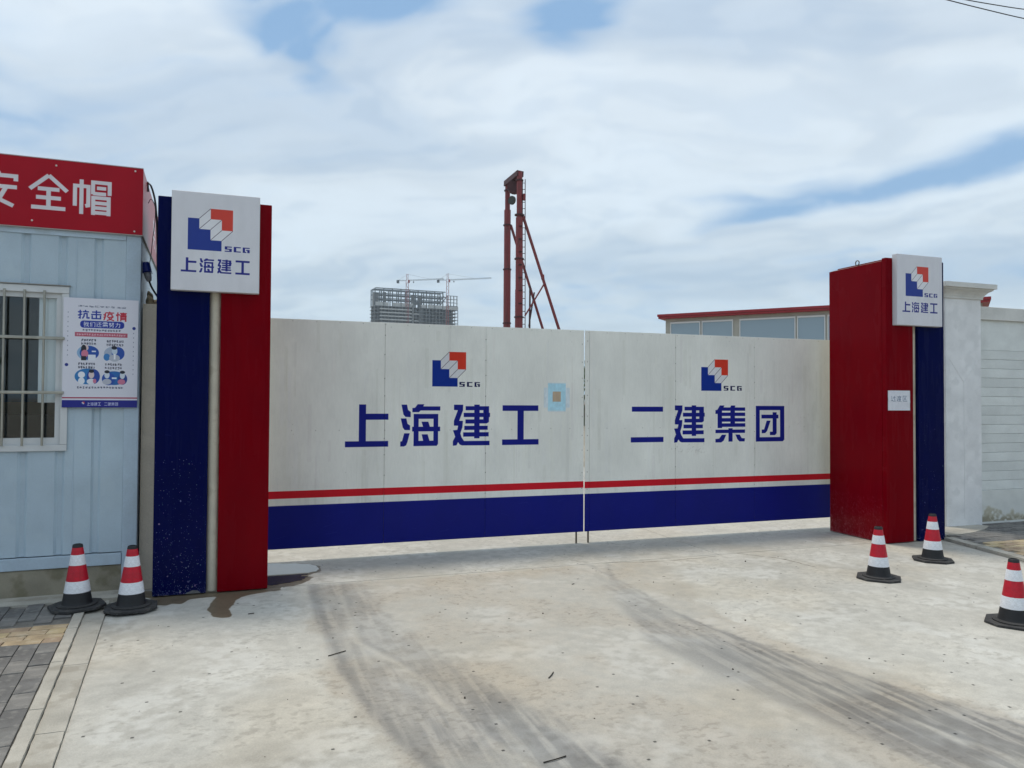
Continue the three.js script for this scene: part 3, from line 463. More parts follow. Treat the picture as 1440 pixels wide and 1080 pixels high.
{
  const p = thing('masonry_pier', 'white rendered masonry pier with a stepped cap beside the blue pillar panel', 'pier');
  part('shaft', bx(4.72, 5.335, 0, 2.93, 0.06, 0.6, 0.006), M.white, p);
  const prof = [[0, 2.925], [0.018, 2.925], [0.018, 2.945], [0.03, 2.975], [0.058, 3.01], [0.1, 3.035], [0.1, 3.052], [0.13, 3.052], [0.13, 3.112], [0, 3.118]];
  const rings = prof.map(([o, y]) => [[4.72 - o, y, 0.6 + o], [5.335 + o, y, 0.6 + o], [5.335 + o, y, 0.06 - o], [4.72 - o, y, 0.06 - o]]), v = [];
  for (let i = 0; i + 1 < rings.length; i++) for (let k = 0; k < 4; k++) { const a = rings[i][k], b = rings[i][(k + 1) % 4], c = rings[i + 1][(k + 1) % 4], d = rings[i + 1][k]; v.push(...a, ...b, ...c, ...a, ...c, ...d); }
  { const [a, b, c, d] = rings[rings.length - 1]; v.push(...a, ...b, ...c, ...a, ...c, ...d); }
  const g = new THREE.BufferGeometry(); g.setAttribute('position', new THREE.Float32BufferAttribute(v, 3)); g.computeVertexNormals(); part('cap', uvm(g), M.coping, p);
  const hl = M.white; for (const [a, b] of [[[4.78, 2.16], [5.03, 1.86]], [[5.03, 1.86], [5.28, 2.16]], [[5.03, 1.86], [5.03, 0.12]]]) part('groove_bead', beam([a[0], a[1], 0.6005], [b[0], b[1], 0.6005], 0.006, 0.004), hl, p);
}
{
  const w = thing('boundary_wall', 'pale boundary wall faced with horizontal boards running beside the pavement', 'wall');
  part('wall_body', bx(5.336, 14, 0.0, 2.684, 0.2, 0.478), M.white, w);
  part('coping', bx(5.338, 14, 2.685, 2.856, 0.16, 0.53, 0.006), M.coping, w);
  const ft = bx(5.337, 14, 0.0, 0.455, 0.479, 0.505, 0.004), P = ft.attributes.position, uv = ft.attributes.uv; for (let i = 0; i < P.count; i++) uv.setXY(i, P.getX(i) / 8, P.getY(i) / 0.5 - 0.1);
  part('plinth', ft, new THREE.MeshPhysicalMaterial({ map: stainTex, roughness: 0.85, bumpMap: grainBump, bumpScale: 0.002 }), w);
  part('top_band', bx(5.34, 14, 2.292, 2.683, 0.479, 0.492), M.board[0], w);
  const r = rng(5); for (let k = 0; k < 15; k++) { const y = 0.462 + k * 0.1221, o = part('board', bx(5.34, 14, y, y + 0.1185, 0.479, 0.4905 + r() * 0.002, 0.003), M.board[k % 3], w); o.rotation.x = 0; }
}
{
  const g = prism([[4.12, 0.61], [4.3, 0.606], [4.75, 0.606], [5.25, 0.606], [5.3, 0.72], [5.05, 0.86], [4.7, 1.0], [4.4, 1.06], [4.12, 1.0]], 0.0, 0.042); const o = struct('mortar_patch', g, M.kerb);
  tag(o, 'smeared grey mortar patch at the foot of the white pier', 'mortar');
}
M.taupe = mat([216, 206, 188], { r: 0.85, tile: 1.5, amt: 0.07, f: 6, grain: 0.03, seed: 131, bump: 0.003, tint: [202, 192, 174, 0.4] });
{
  const w = thing('wall_stub', 'plain taupe rendered wall stub between the site cabin and the left pillar', 'wall');
  part('render', bx(-4.428, -4.297, 0, 2.395, -1.9, 0.74, 0.004), M.taupe, w);
}

// ---------------------------------------------------------------- site cabin on the left (its own frame: origin at the front right corner)
const CR = 2 * D2R, CO = [-4.436, 0, 0.82];
M.sheet = mat([178, 196, 208], { r: 0.45, tile: 2, amt: 0.06, f: 7, grain: 0.02, size: 512, seed: 141, tint: [188, 204, 212, 0.35] });
M.sheet2 = mat([178, 196, 210], { r: 0.42, tile: 2, amt: 0.07, f: 7, grain: 0.02, seed: 143, tint: [166, 180, 188, 0.4] });
M.plinth = mat([142, 136, 120], { r: 0.95, tile: 1.4, amt: 0.16, f: 6, grain: 0.05, size: 512, seed: 145, bump: 0.005, tint: [110, 104, 82, 0.6] });
M.upvc = mat([206, 209, 210], { r: 0.4, tile: 1, amt: 0.04, f: 5, grain: 0.01, seed: 147 });
M.bars = mat([172, 170, 160], { r: 0.35, m: 0.7, tile: 0.3, amt: 0.12, f: 5, grain: 0.03, seed: 149 });
const cabin = thing('site_cabin', 'pale blue corrugated site cabin with a barred window', 'cabin', CO, CR);
{
  const corr = (x0, x1, y0, y1) => { // sheet steel with narrow ribs pressed in, every 0.255 m
    const t = [], P = 0.255, prof = [[0, 0], [0.165, 0], [0.183, -0.02], [0.217, -0.02], [0.235, 0]];
    let out = [];
    for (let k = Math.floor(x0 / P) - 1; k * P < x1 + P; k++) for (const [dx, dz] of prof) out.push([k * P + dx, dz]);
    const at = (x) => { for (let i = 1; i < out.length; i++) if (out[i][0] >= x) { const [a, az] = out[i - 1], [b, bz] = out[i]; return az + (bz - az) * (x - a) / Math.max(1e-6, b - a); } return 0; };
    out = [[x0, at(x0)], ...out.filter(([x]) => x > x0 + 1e-4 && x < x1 - 1e-4), [x1, at(x1)]];
    const s = new THREE.Shape(); out.forEach(([x, z], i) => (i ? s.lineTo(x, -z) : s.moveTo(x, -z))); out.slice().reverse().forEach(([x, z]) => s.lineTo(x, -z + 0.003));
    return uvm(new THREE.ExtrudeGeometry(s, { depth: y1 - y0, bevelEnabled: false }).rotateX(-Math.PI / 2).translate(0, y0, -0.004));
  };
  const wx0 = -2.3, wx1 = -0.56, wy0 = 1.22, wy1 = 2.44, L = -5.8, D = -2.6;
  const front = part('front_wall', merge([corr(wx1, -0.113, 0.345, 2.94), corr(wx0, wx1, wy1, 2.94), corr(wx0, wx1, 0.345, wy0), corr(L, wx0, 0.345, 2.94)]), M.sheet, cabin);
  part('seam_strip', bx(-0.472, -0.468, 0.345, 2.94, -0.004, -0.0015), M.sheet2, front);
  part('corner_post', bx(-0.112, 0, 0.06, 2.95, -0.12, 0.004, 0.006), M.sheet2, cabin);
  part('bottom_rail', bx(L, -0.113, 0.242, 0.337, -0.1, 0.012, 0.005), M.sheet2, cabin);
  part('top_rail', bx(L, -0.113, 2.9, 3.02, -0.1, 0.006), M.sheet2, cabin);
  part('side_wall', bx(-0.03, -0.002, 0.24, 2.95, D, -0.121), M.sheet2, cabin);
  part('side_wall', bx(L, L + 0.03, 0.24, 2.95, D, -0.1), M.sheet2, cabin);
  part('rear_wall', bx(L, -0.03, 0.24, 2.95, D - 0.03, D), M.sheet2, cabin);
  part('roof', bx(L, 0, 3.021, 3.09, D, 0), M.sheet2, cabin);
  const inner = mat([128, 132, 128], { r: 0.9, tile: 1, amt: 0.05, seed: 161 });
  part('floor', bx(L + 0.03, -0.031, 0.242, 0.3, D, -0.101), inner, cabin);
  part('ceiling', bx(L + 0.03, -0.031, 2.8, 2.83, D, -0.101), inner, cabin);
  part('wall_lining', bx(L + 0.031, -0.031, 0.3, 2.8, D + 0.001, D + 0.02), inner, cabin);
  part('dado_stripe', bx(L + 0.032, -0.032, 1.55, 1.66, D + 0.021, D + 0.024), plain(0x2f5f86, 0.7), cabin);
  part('front_lining', merge([bx(wx1, -0.113, 0.34, 2.8, -0.07, -0.05), bx(wx0, wx1, wy1, 2.8, -0.07, -0.05), bx(wx0, wx1, 0.34, wy0, -0.07, -0.05), bx(L + 0.03, wx0, 0.34, 2.8, -0.07, -0.05)]), inner, cabin);
  // window: outer trim, frame, panes, bars
  const w = part('window', (() => { const fr = []; const a = wx0 - 0.045, b = wx1 + 0.045, c = wy0 - 0.045, d = wy1 + 0.05; fr.push(bx(a, b, d - 0.055, d, 0.001, 0.02, 0.003), bx(a, b, c, c + 0.05, 0.001, 0.016, 0.003), bx(b - 0.05, b, c + 0.051, d - 0.056, 0.001, 0.016, 0.003), bx(a, a + 0.05, c + 0.051, d - 0.056, 0.001, 0.016, 0.003)); return merge(fr); })(), M.upvc, cabin);
  part('sash_frame', merge([bx(wx0, wx1, wy0, wy0 + 0.06, -0.049, -0.005), bx(wx0, wx1, wy1 - 0.045, wy1, -0.049, -0.005), bx(wx1 - 0.045, wx1, wy0 + 0.06, wy1 - 0.045, -0.049, -0.006), bx(wx0, wx0 + 0.045, wy0 + 0.06, wy1 - 0.045, -0.049, -0.006), bx(-1.45, -1.39, wy0 + 0.06, wy1 - 0.045, -0.049, -0.006)]), M.upvc, w);
  const glass = new THREE.MeshPhysicalMaterial({ color: 0xf2f6f6, transmission: 1, thickness: 0, roughness: 0.02, ior: 1.5 });
  part('pane', bx(-1.39, wx1 - 0.045, wy0 + 0.06, wy1 - 0.045, -0.03, -0.026), glass, w); part('pane', bx(wx0 + 0.045, -1.45, wy0 + 0.06, wy1 - 0.045, -0.03, -0.026), glass, w);
  part('drip_cap', bx(wx0 - 0.05, wx1 + 0.055, wy1 + 0.053, wy1 + 0.06, 0.001, 0.03), plain(0x8d8a84, 0.5), w);
  for (let x = -0.683; x > wx0; x -= 0.1355) part('window_bar', bar([x, wy0 + 0.0, 0.034], [x, wy1 + 0.01, 0.034], 0.009, 10), M.bars, w);
  for (const y of [1.64, 2.073]) part('cross_bar', bx(wx0 - 0.01, wx1 + 0.02, y - 0.012, y + 0.012, 0.02, 0.0455, 0.004), M.bars, w);
  part('foundation', bx(L, 0.0, 0, 0.2405, -2.5, -0.002, 0.01), M.plinth, cabin);
  part('footing_ledge', prism([[L, 0.0], [-0.02, 0.0], [-0.02, 0.22], [-0.1, 0.262], [L, 0.265]], 0, 0.034), M.kerb, cabin);
  // things inside, seen through the panes
  const at = (x, y, z) => new THREE.Vector3(x, y, z).applyAxisAngle(new THREE.Vector3(0, 1, 0), CR).add(new THREE.Vector3(...CO)).toArray();
  const desk = thing('desk', 'dark desk inside the cabin under the window', 'desk', at(-1.3, 0.3, -0.55), CR);
  part('desk_top', bx(-0.9, 0.9, 0.7, 0.73, -0.33, 0.33, 0.004), plain(0x4b4a44, 0.6), desk); for (const x of [-0.85, 0.82]) part('desk_leg', bx(x, x + 0.03, 0, 0.7, -0.3, 0.3), plain(0x2a2a2a, 0.6), desk);
  const mon = (lab, x, turn) => { const m = thing('monitor', lab, 'monitor', at(x, 1.03, -0.42), CR + turn); part('screen_back', bx(-0.25, 0.25, 0.13, 0.43, -0.02, 0.015, 0.012), M.black, m); part('neck', bx(-0.03, 0.03, 0.008, 0.2, -0.05, -0.021), M.black, m); part('foot', bx(-0.11, 0.11, 0, 0.008, -0.12, 0.06), M.black, m); };
  mon('black computer monitor at the right end of the cabin desk', -0.83, -0.12); mon('black computer monitor further along the cabin desk', -1.42, 0.1);
  const cu = thing('window_blind', 'pale blind hanging behind the right side of the cabin window', 'blind', at(-0.655, 1.56, -0.037), CR);
  part('blind_sheet', (() => { const g = new THREE.PlaneGeometry(0.15, 0.86, 16, 4), P = g.attributes.position; for (let i = 0; i < P.count; i++) P.setZ(i, 0.003 * Math.sin(P.getX(i) * 70)); g.computeVertexNormals(); return g.translate(0, 0.43, 0); })(), plain(0xf2f1f4, 0.9, 0, { side: THREE.DoubleSide }), cu);
}
// red banner boards round the cabin top
const bannerTex = (() => {
  const S = 420, x0 = -2.0, W = 840, H = 232, [cv, c] = canvas(W, H); c.fillStyle = '#a51023'; c.fillRect(0, 0, W, H);
  const X = (x) => (x - x0) * S, Y = (y) => (3.5 - y) * S; c.strokeStyle = '#dcd8dc';
  strokes(c, 'an', X(-1.155), Y(3.375), 0.275 * S, 0.28 * S, 13.5); strokes(c, 'quan', X(-0.805), Y(3.376), 0.27 * S, 0.278 * S, 13.5); strokes(c, 'mao', X(-0.5), Y(3.372), 0.272 * S, 0.285 * S, 12.5);
  speckle(c, W, H, (i, j, o) => { const n = 1 + (fbm(i / 60, j / 60, 4, 31) - 0.5) * 0.08 + (h2(i, j, 9) - 0.5) * 0.015; o[0] = o[1] = o[2] = n; });
  return ctex(cv);
})();
M.bannerFace = new THREE.MeshPhysicalMaterial({ map: bannerTex, roughness: 0.38, specularIntensity: 0.35 });
M.bannerRed = mat([165, 16, 35], { r: 0.3, tile: 1, amt: 0.05, f: 5, grain: 0.01, seed: 171 });
{
  const b = thing('banner_board', 'red banner board with pale lettering along the front of the cabin roof', 'banner', CO, CR);
  part('board_face', planarUV(bx(-2.0, 0.008, 2.95, 3.5, 0.0125, 0.026), -2.0, 0.0, 2.95, 3.5), M.bannerFace, b);
  part('board_face', bx(-5.8, -2.001, 2.95, 3.5, 0.0125, 0.026), M.bannerRed, b);
  part('edge_trim', bx(-5.8, 0.008, 3.501, 3.507, 0.004, 0.028), plain(0xb9a3a4, 0.5), b); part('bottom_trim', bx(-5.8, 0.008, 2.942, 2.9485, 0.007, 0.03), plain(0xa89c98, 0.5), b);
  const st = plain(0xd8d2cc, 0.4, 0.4); for (const [x, y] of [[-0.052, 3.475], [-0.052, 2.975], [-0.62, 3.455], [-0.78, 3.0], [-1.3, 3.45], [-1.5, 3.0], [-2.1, 3.46]]) part('screw', new THREE.SphereGeometry(0.008, 10, 6).scale(1, 1, 0.5).translate(x, y, 0.0275), st, b);
  const s = thing('side_banner_board', 'glossy red banner board along the cabin side facing the left pillar', 'banner', CO, CR);
  const [cv, c] = canvas(512, 128); c.fillStyle = '#a51023'; c.fillRect(0, 0, 512, 128); c.strokeStyle = '#dcd8dc'; strokes(c, 'li', 340, 30, 66, 68, 9); strokes(c, 'nu', 250, 30, 66, 68, 6);
  const g = bx(-0.002, 0.008, 2.95, 3.5, -2.3, 0.0115); const P = g.attributes.position, uv = g.attributes.uv; for (let i = 0; i < P.count; i++) uv.setXY(i, (0.0115 - P.getZ(i)) / 2.3, (P.getY(i) - 2.95) / 0.55);
  part('board_face', g, new THREE.MeshPhysicalMaterial({ map: ctex(cv), roughness: 0.36, specularIntensity: 0.9 }), s); part('bottom_trim', bx(-0.004, 0.012, 2.942, 2.9495, -2.3, 0.006), plain(0x6d6a68, 0.5), s);
}
{ // the printed poster
  const S = 900, W = Math.round(0.54 * S), H = Math.round(0.88 * S), [cv, c] = canvas(W, H); c.fillStyle = '#dcdce6'; c.fillRect(0, 0, W, H);
  const U = W / 762 * (762 / 690), sx = (x) => (x - 40) * W / 690, sy = (y) => (y - 55) * H / 970, r = rng(3);
  const small = (x, y, w, h, n, col) => { c.fillStyle = col; for (let i = 0; i < n; i++) { const a = x + i * w / n; for (let k = 0; k < 5; k++) { c.fillRect(sx(a + r() * w / n * 0.45), sy(y + r() * h), sx(40 + w / n * (0.2 + r() * 0.4)), 2); c.fillRect(sx(a + r() * w / n * 0.7), sy(y + r() * h * 0.3), 2, (H / 970) * h * (0.4 + r() * 0.5)); } } };
  small(170, 118, 450, 16, 9, '#6a6f86');
  c.strokeStyle = '#14309a'; strokes(c, 'kang', sx(168), sy(158), sx(40 + 104), H / 970 * 82, 9); strokes(c, 'jizi', sx(288), sy(158), sx(40 + 100), H / 970 * 82, 9);
  c.strokeStyle = '#c02038'; strokes(c, 'yi', sx(402), sy(166), sx(40 + 102), H / 970 * 82, 8); strokes(c, 'qing', sx(520), sy(168), sx(40 + 102), H / 970 * 82, 8);
  c.fillStyle = '#16309c'; c.beginPath(); c.roundRect(sx(192), sy(254), sx(40 + 406), H / 970 * 64, 22); c.fill(); c.strokeStyle = '#e6e8f0';
  ['wo', 'men', 'hai2', 'xu', 'nu', 'li'].forEach((n, i) => strokes(c, n, sx(222 + i * 58), sy(264), sx(40 + 50), H / 970 * 44, 3.6));
  small(215, 328, 352, 18, 14, '#4a5068'); c.fillStyle = '#b8566c'; c.fillRect(sx(146), sy(358), sx(40 + 484), H / 970 * 38); small(160, 368, 455, 18, 20, '#e0bcc6');
  for (const [x, y, n] of [[205, 415, 6], [205, 447, 6], [436, 420, 7], [436, 452, 7], [178, 626, 7], [178, 658, 7], [424, 628, 7], [424, 660, 7]]) small(x, y, n * 23, 22, n, '#30344a');
  const blob = (x, y, w, h, col) => { c.fillStyle = col; c.beginPath(); c.ellipse(sx(x), sy(y), sx(40 + w), H / 970 * h, 0, 0, 7); c.fill(); };
  blob(265, 540, 98, 66, '#8fb2d4'); blob(280, 540, 88, 62, '#1f4fa6'); blob(508, 542, 94, 64, '#a8b4c8'); blob(545, 540, 60, 58, '#2450a8'); blob(440, 575, 30, 32, '#3a7fbe'); blob(262, 750, 112, 70, '#2b78b8'); blob(320, 750, 60, 66, '#20469e'); blob(510, 762, 110, 62, '#2468ae'); blob(460, 770, 62, 56, '#2450a8'); blob(590, 770, 44, 50, '#1c408e');
  blob(252, 495, 20, 24, '#d8c2c0'); blob(228, 505, 24, 36, '#20222e'); blob(238, 548, 32, 34, '#d07a94'); c.fillStyle = '#20222e'; c.fillRect(sx(206), sy(570), sx(40 + 46), 30); c.fillStyle = '#e4e8f0'; c.fillRect(sx(268), sy(556), sx(40 + 70), 40); c.fillRect(sx(302), sy(520), sx(40 + 38), 10);
  blob(512, 520, 26, 34, '#c4d2e0'); blob(508, 490, 26, 16, '#1b2030'); blob(512, 582, 50, 32, '#b8bcc8'); c.fillStyle = '#f0f0f4'; c.fillRect(sx(505), sy(545), sx(40 + 16), 40);
  blob(212, 735, 32, 28, '#e8ecf4'); blob(212, 790, 30, 30, '#e4e8f0'); blob(302, 735, 26, 32, '#dccac8'); blob(302, 702, 24, 16, '#1b2030'); blob(300, 795, 40, 26, '#e0e2ea'); blob(332, 790, 16, 20, '#cc7a96');
  blob(445, 735, 24, 30, '#d4dce6'); blob(445, 706, 24, 14, '#1b2030'); blob(445, 795, 42, 26, '#b8bcc8'); blob(588, 738, 24, 30, '#d4dce6'); blob(588, 708, 24, 14, '#1b2030'); blob(580, 795, 36, 24, '#cc7a96'); c.fillStyle = '#e4ecf4'; c.fillRect(sx(490), sy(755), sx(40 + 44), 12);
  small(170, 838, 430, 18, 16, '#3c4260');
  for (let i = 0; i < 10; i++) { c.fillStyle = '#6a7088'; c.fillRect(sx(80), sy(180 + i * 42), 4, 8); c.fillRect(sx(684), sy(350 + i * 41), 4, 8); } blob(76, 648, 16, 14, '#1c2f86'); blob(690, 310, 16, 14, '#1c2f86');
  c.fillStyle = '#a8324e'; c.fillRect(0, sy(934), W, 9); c.fillStyle = '#141c86'; c.fillRect(0, sy(960), W, H);
  logo(c, sx(210), sy(974), 6, '#e4e6f0'); c.fillStyle = '#c9cde6'; ['shang', 'hai', 'jian', 'gong'].forEach((n, i) => glyph(c, n, sx(266 + i * 33), sy(980), sx(294 + i * 33), sy(1008))); ['er', 'jian', 'ji', 'tuan'].forEach((n, i) => glyph(c, n, sx(424 + i * 33), sy(980), sx(452 + i * 33), sy(1008)));
  const p = thing('poster_board', 'white printed poster board with four round pictures on the cabin wall', 'poster', CO, CR);
  const g = planarUV(bx(-0.552, -0.012, 1.522, 2.404, 0.024, 0.029), -0.552, -0.012, 1.522, 2.404); part('print', g, new THREE.MeshPhysicalMaterial({ map: ctex(cv), roughness: 0.4 }), p);
  part('backing', bx(-0.549, -0.015, 1.525, 2.401, 0.0165, 0.0235), plain(0xc8c8cc, 0.6), p);
}
{ // cables, plug and cloth bundle in the gap between cabin and pillar
  const k = new THREE.Mesh(tube([[-4.436, 3.42, 0.42], [-4.436, 3.5, 0.44], [-4.415, 3.475, 0.45], [-4.38, 3.36, 0.46], [-4.362, 3.2, 0.46], [-4.353, 3.0, 0.46], [-4.35, 2.7, 0.42], [-4.345, 2.44, 0.3], [-4.34, 2.3, 0.1], [-4.33, 1.2, -0.02], [-4.33, 0.01, -0.05]], 0.0085, 90), M.black); k.name = 'power_cable'; scene.add(k); tag(k, 'thick black power cable looping over the side banner beside the pillar', 'cable');
  const w = new THREE.Mesh(tube([[-4.425, 3.3, 0.5], [-4.405, 3.34, 0.5], [-4.378, 3.3, 0.5], [-4.368, 3.21, 0.5], [-4.386, 2.96, 0.52], [-4.39, 2.82, 0.58], [-4.4, 2.72, 0.62]], 0.003, 60), M.black); w.name = 'thin_wire'; scene.add(w); tag(w, 'thin dark wire hanging down the side banner to the blue plug', 'wire');
  const p = thing('power_plug', 'blue and grey industrial power plug hanging beside the cabin corner', 'plug', [-4.395, 2.6, 0.62]); p.rotation.z = 0.22;
  const lathe = (l) => new THREE.LatheGeometry(l.map(([r, y]) => new THREE.Vector2(r, y)), 24);
  part('socket_body', lathe([[0.0, 0.165], [0.03, 0.165], [0.032, 0.16], [0.032, 0.095], [0.036, 0.09], [0.036, 0.078], [0, 0.078]]), plain(0x1a2f88, 0.4), p);
  part('plug_body', lathe([[0, 0.078], [0.03, 0.077], [0.028, 0.04], [0.02, 0.004], [0.014, 0], [0, 0]]), plain(0x9a9ba0, 0.5), p); part('lid', bx(0.033, 0.037, 0.06, 0.15, -0.02, 0.02, 0.001), plain(0x1a2f88, 0.4), p);
  part('cord', tube([[0, 0.004, 0], [0.008, -0.05, 0], [0.03, -0.12, -0.01], [0.06, -0.19, -0.03], [0.062, -0.215, -0.12]], 0.008, 30), M.black, p);
  const c = thing('cloth_bundle', 'crumpled cream cloth bundle lying on the taupe wall stub', 'cloth', [-4.375, 2.397, 0.5]);
  const r = rng(12);
  for (const [x, y, z, a, b, d, t] of [[-0.02, 0.035, 0.02, 0.03, 0.045, 0.07, 0.5], [0.015, 0.03, -0.04, 0.032, 0.03, 0.08, -0.3], [-0.025, 0.085, -0.02, 0.022, 0.04, 0.05, 0.9]]) {
    const g = new THREE.IcosahedronGeometry(1, 4), P = g.attributes.position; for (let i = 0; i < P.count; i++) { const k = 0.8 + 0.55 * fbm(P.getX(i) * 1.6 + x * 90, P.getY(i) * 1.6 + P.getZ(i) * 1.3, 3, 88); P.setXYZ(i, P.getX(i) * k, Math.max(-0.95, P.getY(i) * k), P.getZ(i) * k); }
    g.scale(a, b, d).rotateZ(t * 0.4).translate(x, y + 0.008, z); part('fold', toCreasedNormals(g, 0.9), plain([0xb8ab90, 0xa89a80, 0x9a8c76][(r() * 3) | 0], 0.95), c);
  }
}

// ---------------------------------------------------------------- traffic cones
{
  const red = mat([188, 8, 38], { r: 0.5, tile: 0.3, amt: 0.1, f: 6, grain: 0.03, seed: 181, tint: [176, 60, 74, 0.25] }), white = mat([230, 233, 238], { r: 0.35, tile: 0.2, amt: 0.06, f: 6, grain: 0.02, seed: 183, tint: [196, 196, 194, 0.4] }), rubber = mat([27, 28, 31], { r: 0.6, tile: 0.3, amt: 0.2, f: 6, grain: 0.06, seed: 185 }), basem = mat([52, 52, 53], { r: 0.85, tile: 0.3, amt: 0.2, f: 6, grain: 0.08, seed: 187, tint: [92, 90, 84, 0.5], bump: 0.002 });
  const lathe = (l) => new THREE.LatheGeometry(l.map(([r, y]) => new THREE.Vector2(r, y)), 40);
  const R = (y) => 0.119 - (y - 0.035) / 0.47 * 0.081, band = (y0, y1, e) => lathe([[R(y0) - 0.004, y0], [R(y0) + e, y0], [R(y1) + e, y1], [R(y1) - 0.004, y1]]);
  const build = (label, x, z, turn, tilt, group, y = 0) => {
    const c = thing('traffic_cone', label, 'cone', [x, y, z], turn, group);
    const o = 0.205, q = 0.105, sh = new THREE.Shape([[-q, -o], [q, -o], [o, -q], [o, q], [q, o], [-q, o], [-o, q], [-o, -q]].map((p) => new THREE.Vector2(...p)));
    part('base', toCreasedNormals(new THREE.ExtrudeGeometry(sh, { depth: 0.014, bevelEnabled: true, bevelSize: 0.006, bevelThickness: 0.004, bevelSegments: 2 }).rotateX(-Math.PI / 2).translate(0, 0.004, 0), 0.5), basem, c);
    part('base_ring', lathe([[0.11, 0.02], [0.162, 0.022], [0.158, 0.032], [0.14, 0.035], [0.112, 0.036]]), basem, c);
    part('lower_body', lathe([[0.13, 0.03], [0.124, 0.036], [R(0.06) + 0.001, 0.06], [R(0.128), 0.128]]), rubber, c);
    part('reflective_band', band(0.128, 0.218, 0.0022), white, c); part('red_band', band(0.218, 0.342, 0.0005), red, c); part('reflective_band', band(0.342, 0.424, 0.0022), white, c); part('red_band', band(0.424, 0.48, 0.0005), red, c);
    part('tip', lathe([[R(0.48), 0.48], [R(0.48) + 0.001, 0.482], [R(0.5), 0.502], [0.03, 0.506], [0.026, 0.506], [0.026, 0.47], [0.0, 0.47]]), rubber, c);
    c.rotation.z = tilt; c.scale.set(0.85, 0.93, 0.85); return c;
  };
  build('red and white traffic cone on the paving bricks in front of the cabin poster', -4.775, 1.31, 0.35, 0.006, 'traffic cones', 0.036);
  build('red and white traffic cone touching the wet foot of the left gate pillar', -4.402, 1.385, 0.1, -0.008, 'traffic cones', 0.016);
  build('red and white traffic cone standing before the red pillar front', 1.83, 2.37, 0.75, 0.01, 'traffic cones');
  build('red and white traffic cone standing before the narrow blue panel of the right pillar', 2.98, 1.93, 0.85, -0.006, 'traffic cones');
  build('red and white traffic cone by the right kerb with a bent black tip', 1.66, 3.78, 0.6, 0.014, 'traffic cones');
}
// ---------------------------------------------------------------- small litter
{
  const m = plain(0x2d2822, 0.9), twigs = [[-3.05, 2.88, 0.13, 0.5], [-1.92, 3.66, 0.1, 0.9], [-2.3, 4.62, 0.12, 0.2], [-3.55, 1.78, 0.04, 0.1], [-0.9, 1.7, 0.03, 0.4]];
  const labs = ['thin dark twig lying on pale concrete left of the wheel marks', 'thin dark twig lying on concrete between the two wheel marks', 'thin dark twig lying inside the darkest wheel mark', 'short dark twig lying beside the brown damp stain', 'tiny dark twig lying on concrete near the slab joint'];
  twigs.forEach(([x, z, l, a], i) => { const c = Math.cos(a) * l / 2, s = Math.sin(a) * l / 2, o = new THREE.Mesh(tube([[x - c, 0.004, z + s], [x, 0.006, z + 0.006], [x + c, 0.004, z - s]], 0.0032, 10, 6), m); o.name = numbered('twig'); scene.add(o); tag(o, labs[i], 'twig'); });
  const r = rng(91), n = 90, g = new THREE.IcosahedronGeometry(1, 0), im = new THREE.InstancedMesh(g, plain(0x4d473e, 0.95), n), M4 = new THREE.Matrix4(), q = new THREE.Quaternion();
  for (let i = 0; i < n; i++) { const x = -4.2 + r() * 8, z = 1.1 + Math.pow(r(), 0.8) * 5, s = 0.0022 + Math.pow(r(), 4) * 0.007; q.setFromEuler(new THREE.Euler(r() * 6, r() * 6, 0)); im.setMatrixAt(i, M4.compose(new THREE.Vector3(x, s * 0.5, z), q, new THREE.Vector3(s * 1.4, s * 0.8, s))); }
  im.name = 'pebbles'; im.userData = { kind: 'stuff', label: 'scattered grit and tiny pebbles on the concrete driveway', category: 'grit' }; scene.add(im);
}
// ---------------------------------------------------------------- prefab building behind the gate
{
  const LEN = 14.45, A = [16.57, 0, -26.4], turn = Math.atan2(-0.765, 0.644), b = thing('prefab_building', 'pale two storey prefab site building with a red eave, behind the gate', 'building', A, turn);
  const wall = mat([170, 168, 158], { r: 0.7, tile: 2, amt: 0.05, seed: 201 }), redm = mat([150, 34, 42], { r: 0.5, tile: 2, amt: 0.06, seed: 203 }), frame = plain(0xd4d6d6, 0.5), pane = new THREE.MeshPhysicalMaterial({ color: 0x93a6b2, roughness: 0.16 });
  part('wall', bx(0.33, LEN - 0.3, 0, 5.8, -6, 0), wall, b);
  part('eave', merge([bx(0, LEN, 5.9, 6.02, -6.3, 0.35), bx(0.04, LEN - 0.04, 5.8, 5.885, -6.2, 0.3)]), redm, b); part('eave_groove', bx(0.06, LEN - 0.06, 5.886, 5.899, -6.2, 0.27), plain(0xb07a70, 0.6), b);
  part('roof', bx(0.5, LEN - 0.5, 6.021, 6.08, -5.8, -0.2), redm, b);
  for (const y0 of [3.9, 0.9]) for (let k = 0; k < 4; k++) {
    const bays = k === 0 ? [[0.59, 2.14], [2.21, 3.76]] : k === 1 ? [[4.07, 6.67], [6.74, 7.98]] : [[4.07 + (k - 1) * 4.0, 5.8 + (k - 1) * 4.0], [5.87 + (k - 1) * 4.0, 7.6 + (k - 1) * 4.0]];
    for (const [x0, x1] of bays.filter((w) => w[1] < LEN - 0.4)) { const w = part('window', merge([bx(x0, x1, y0 + 1.64, y0 + 1.72, 0.003, 0.05), bx(x0, x1, y0, y0 + 0.06, 0.003, 0.05), bx(x0, x0 + 0.045, y0 + 0.06, y0 + 1.64, 0.003, 0.05), bx(x1 - 0.045, x1, y0 + 0.06, y0 + 1.64, 0.003, 0.05)]), frame, b); part('pane', bx(x0 + 0.045, x1 - 0.045, y0 + 0.06, y0 + 1.64, 0.004, 0.02), pane, w); }
  }
}
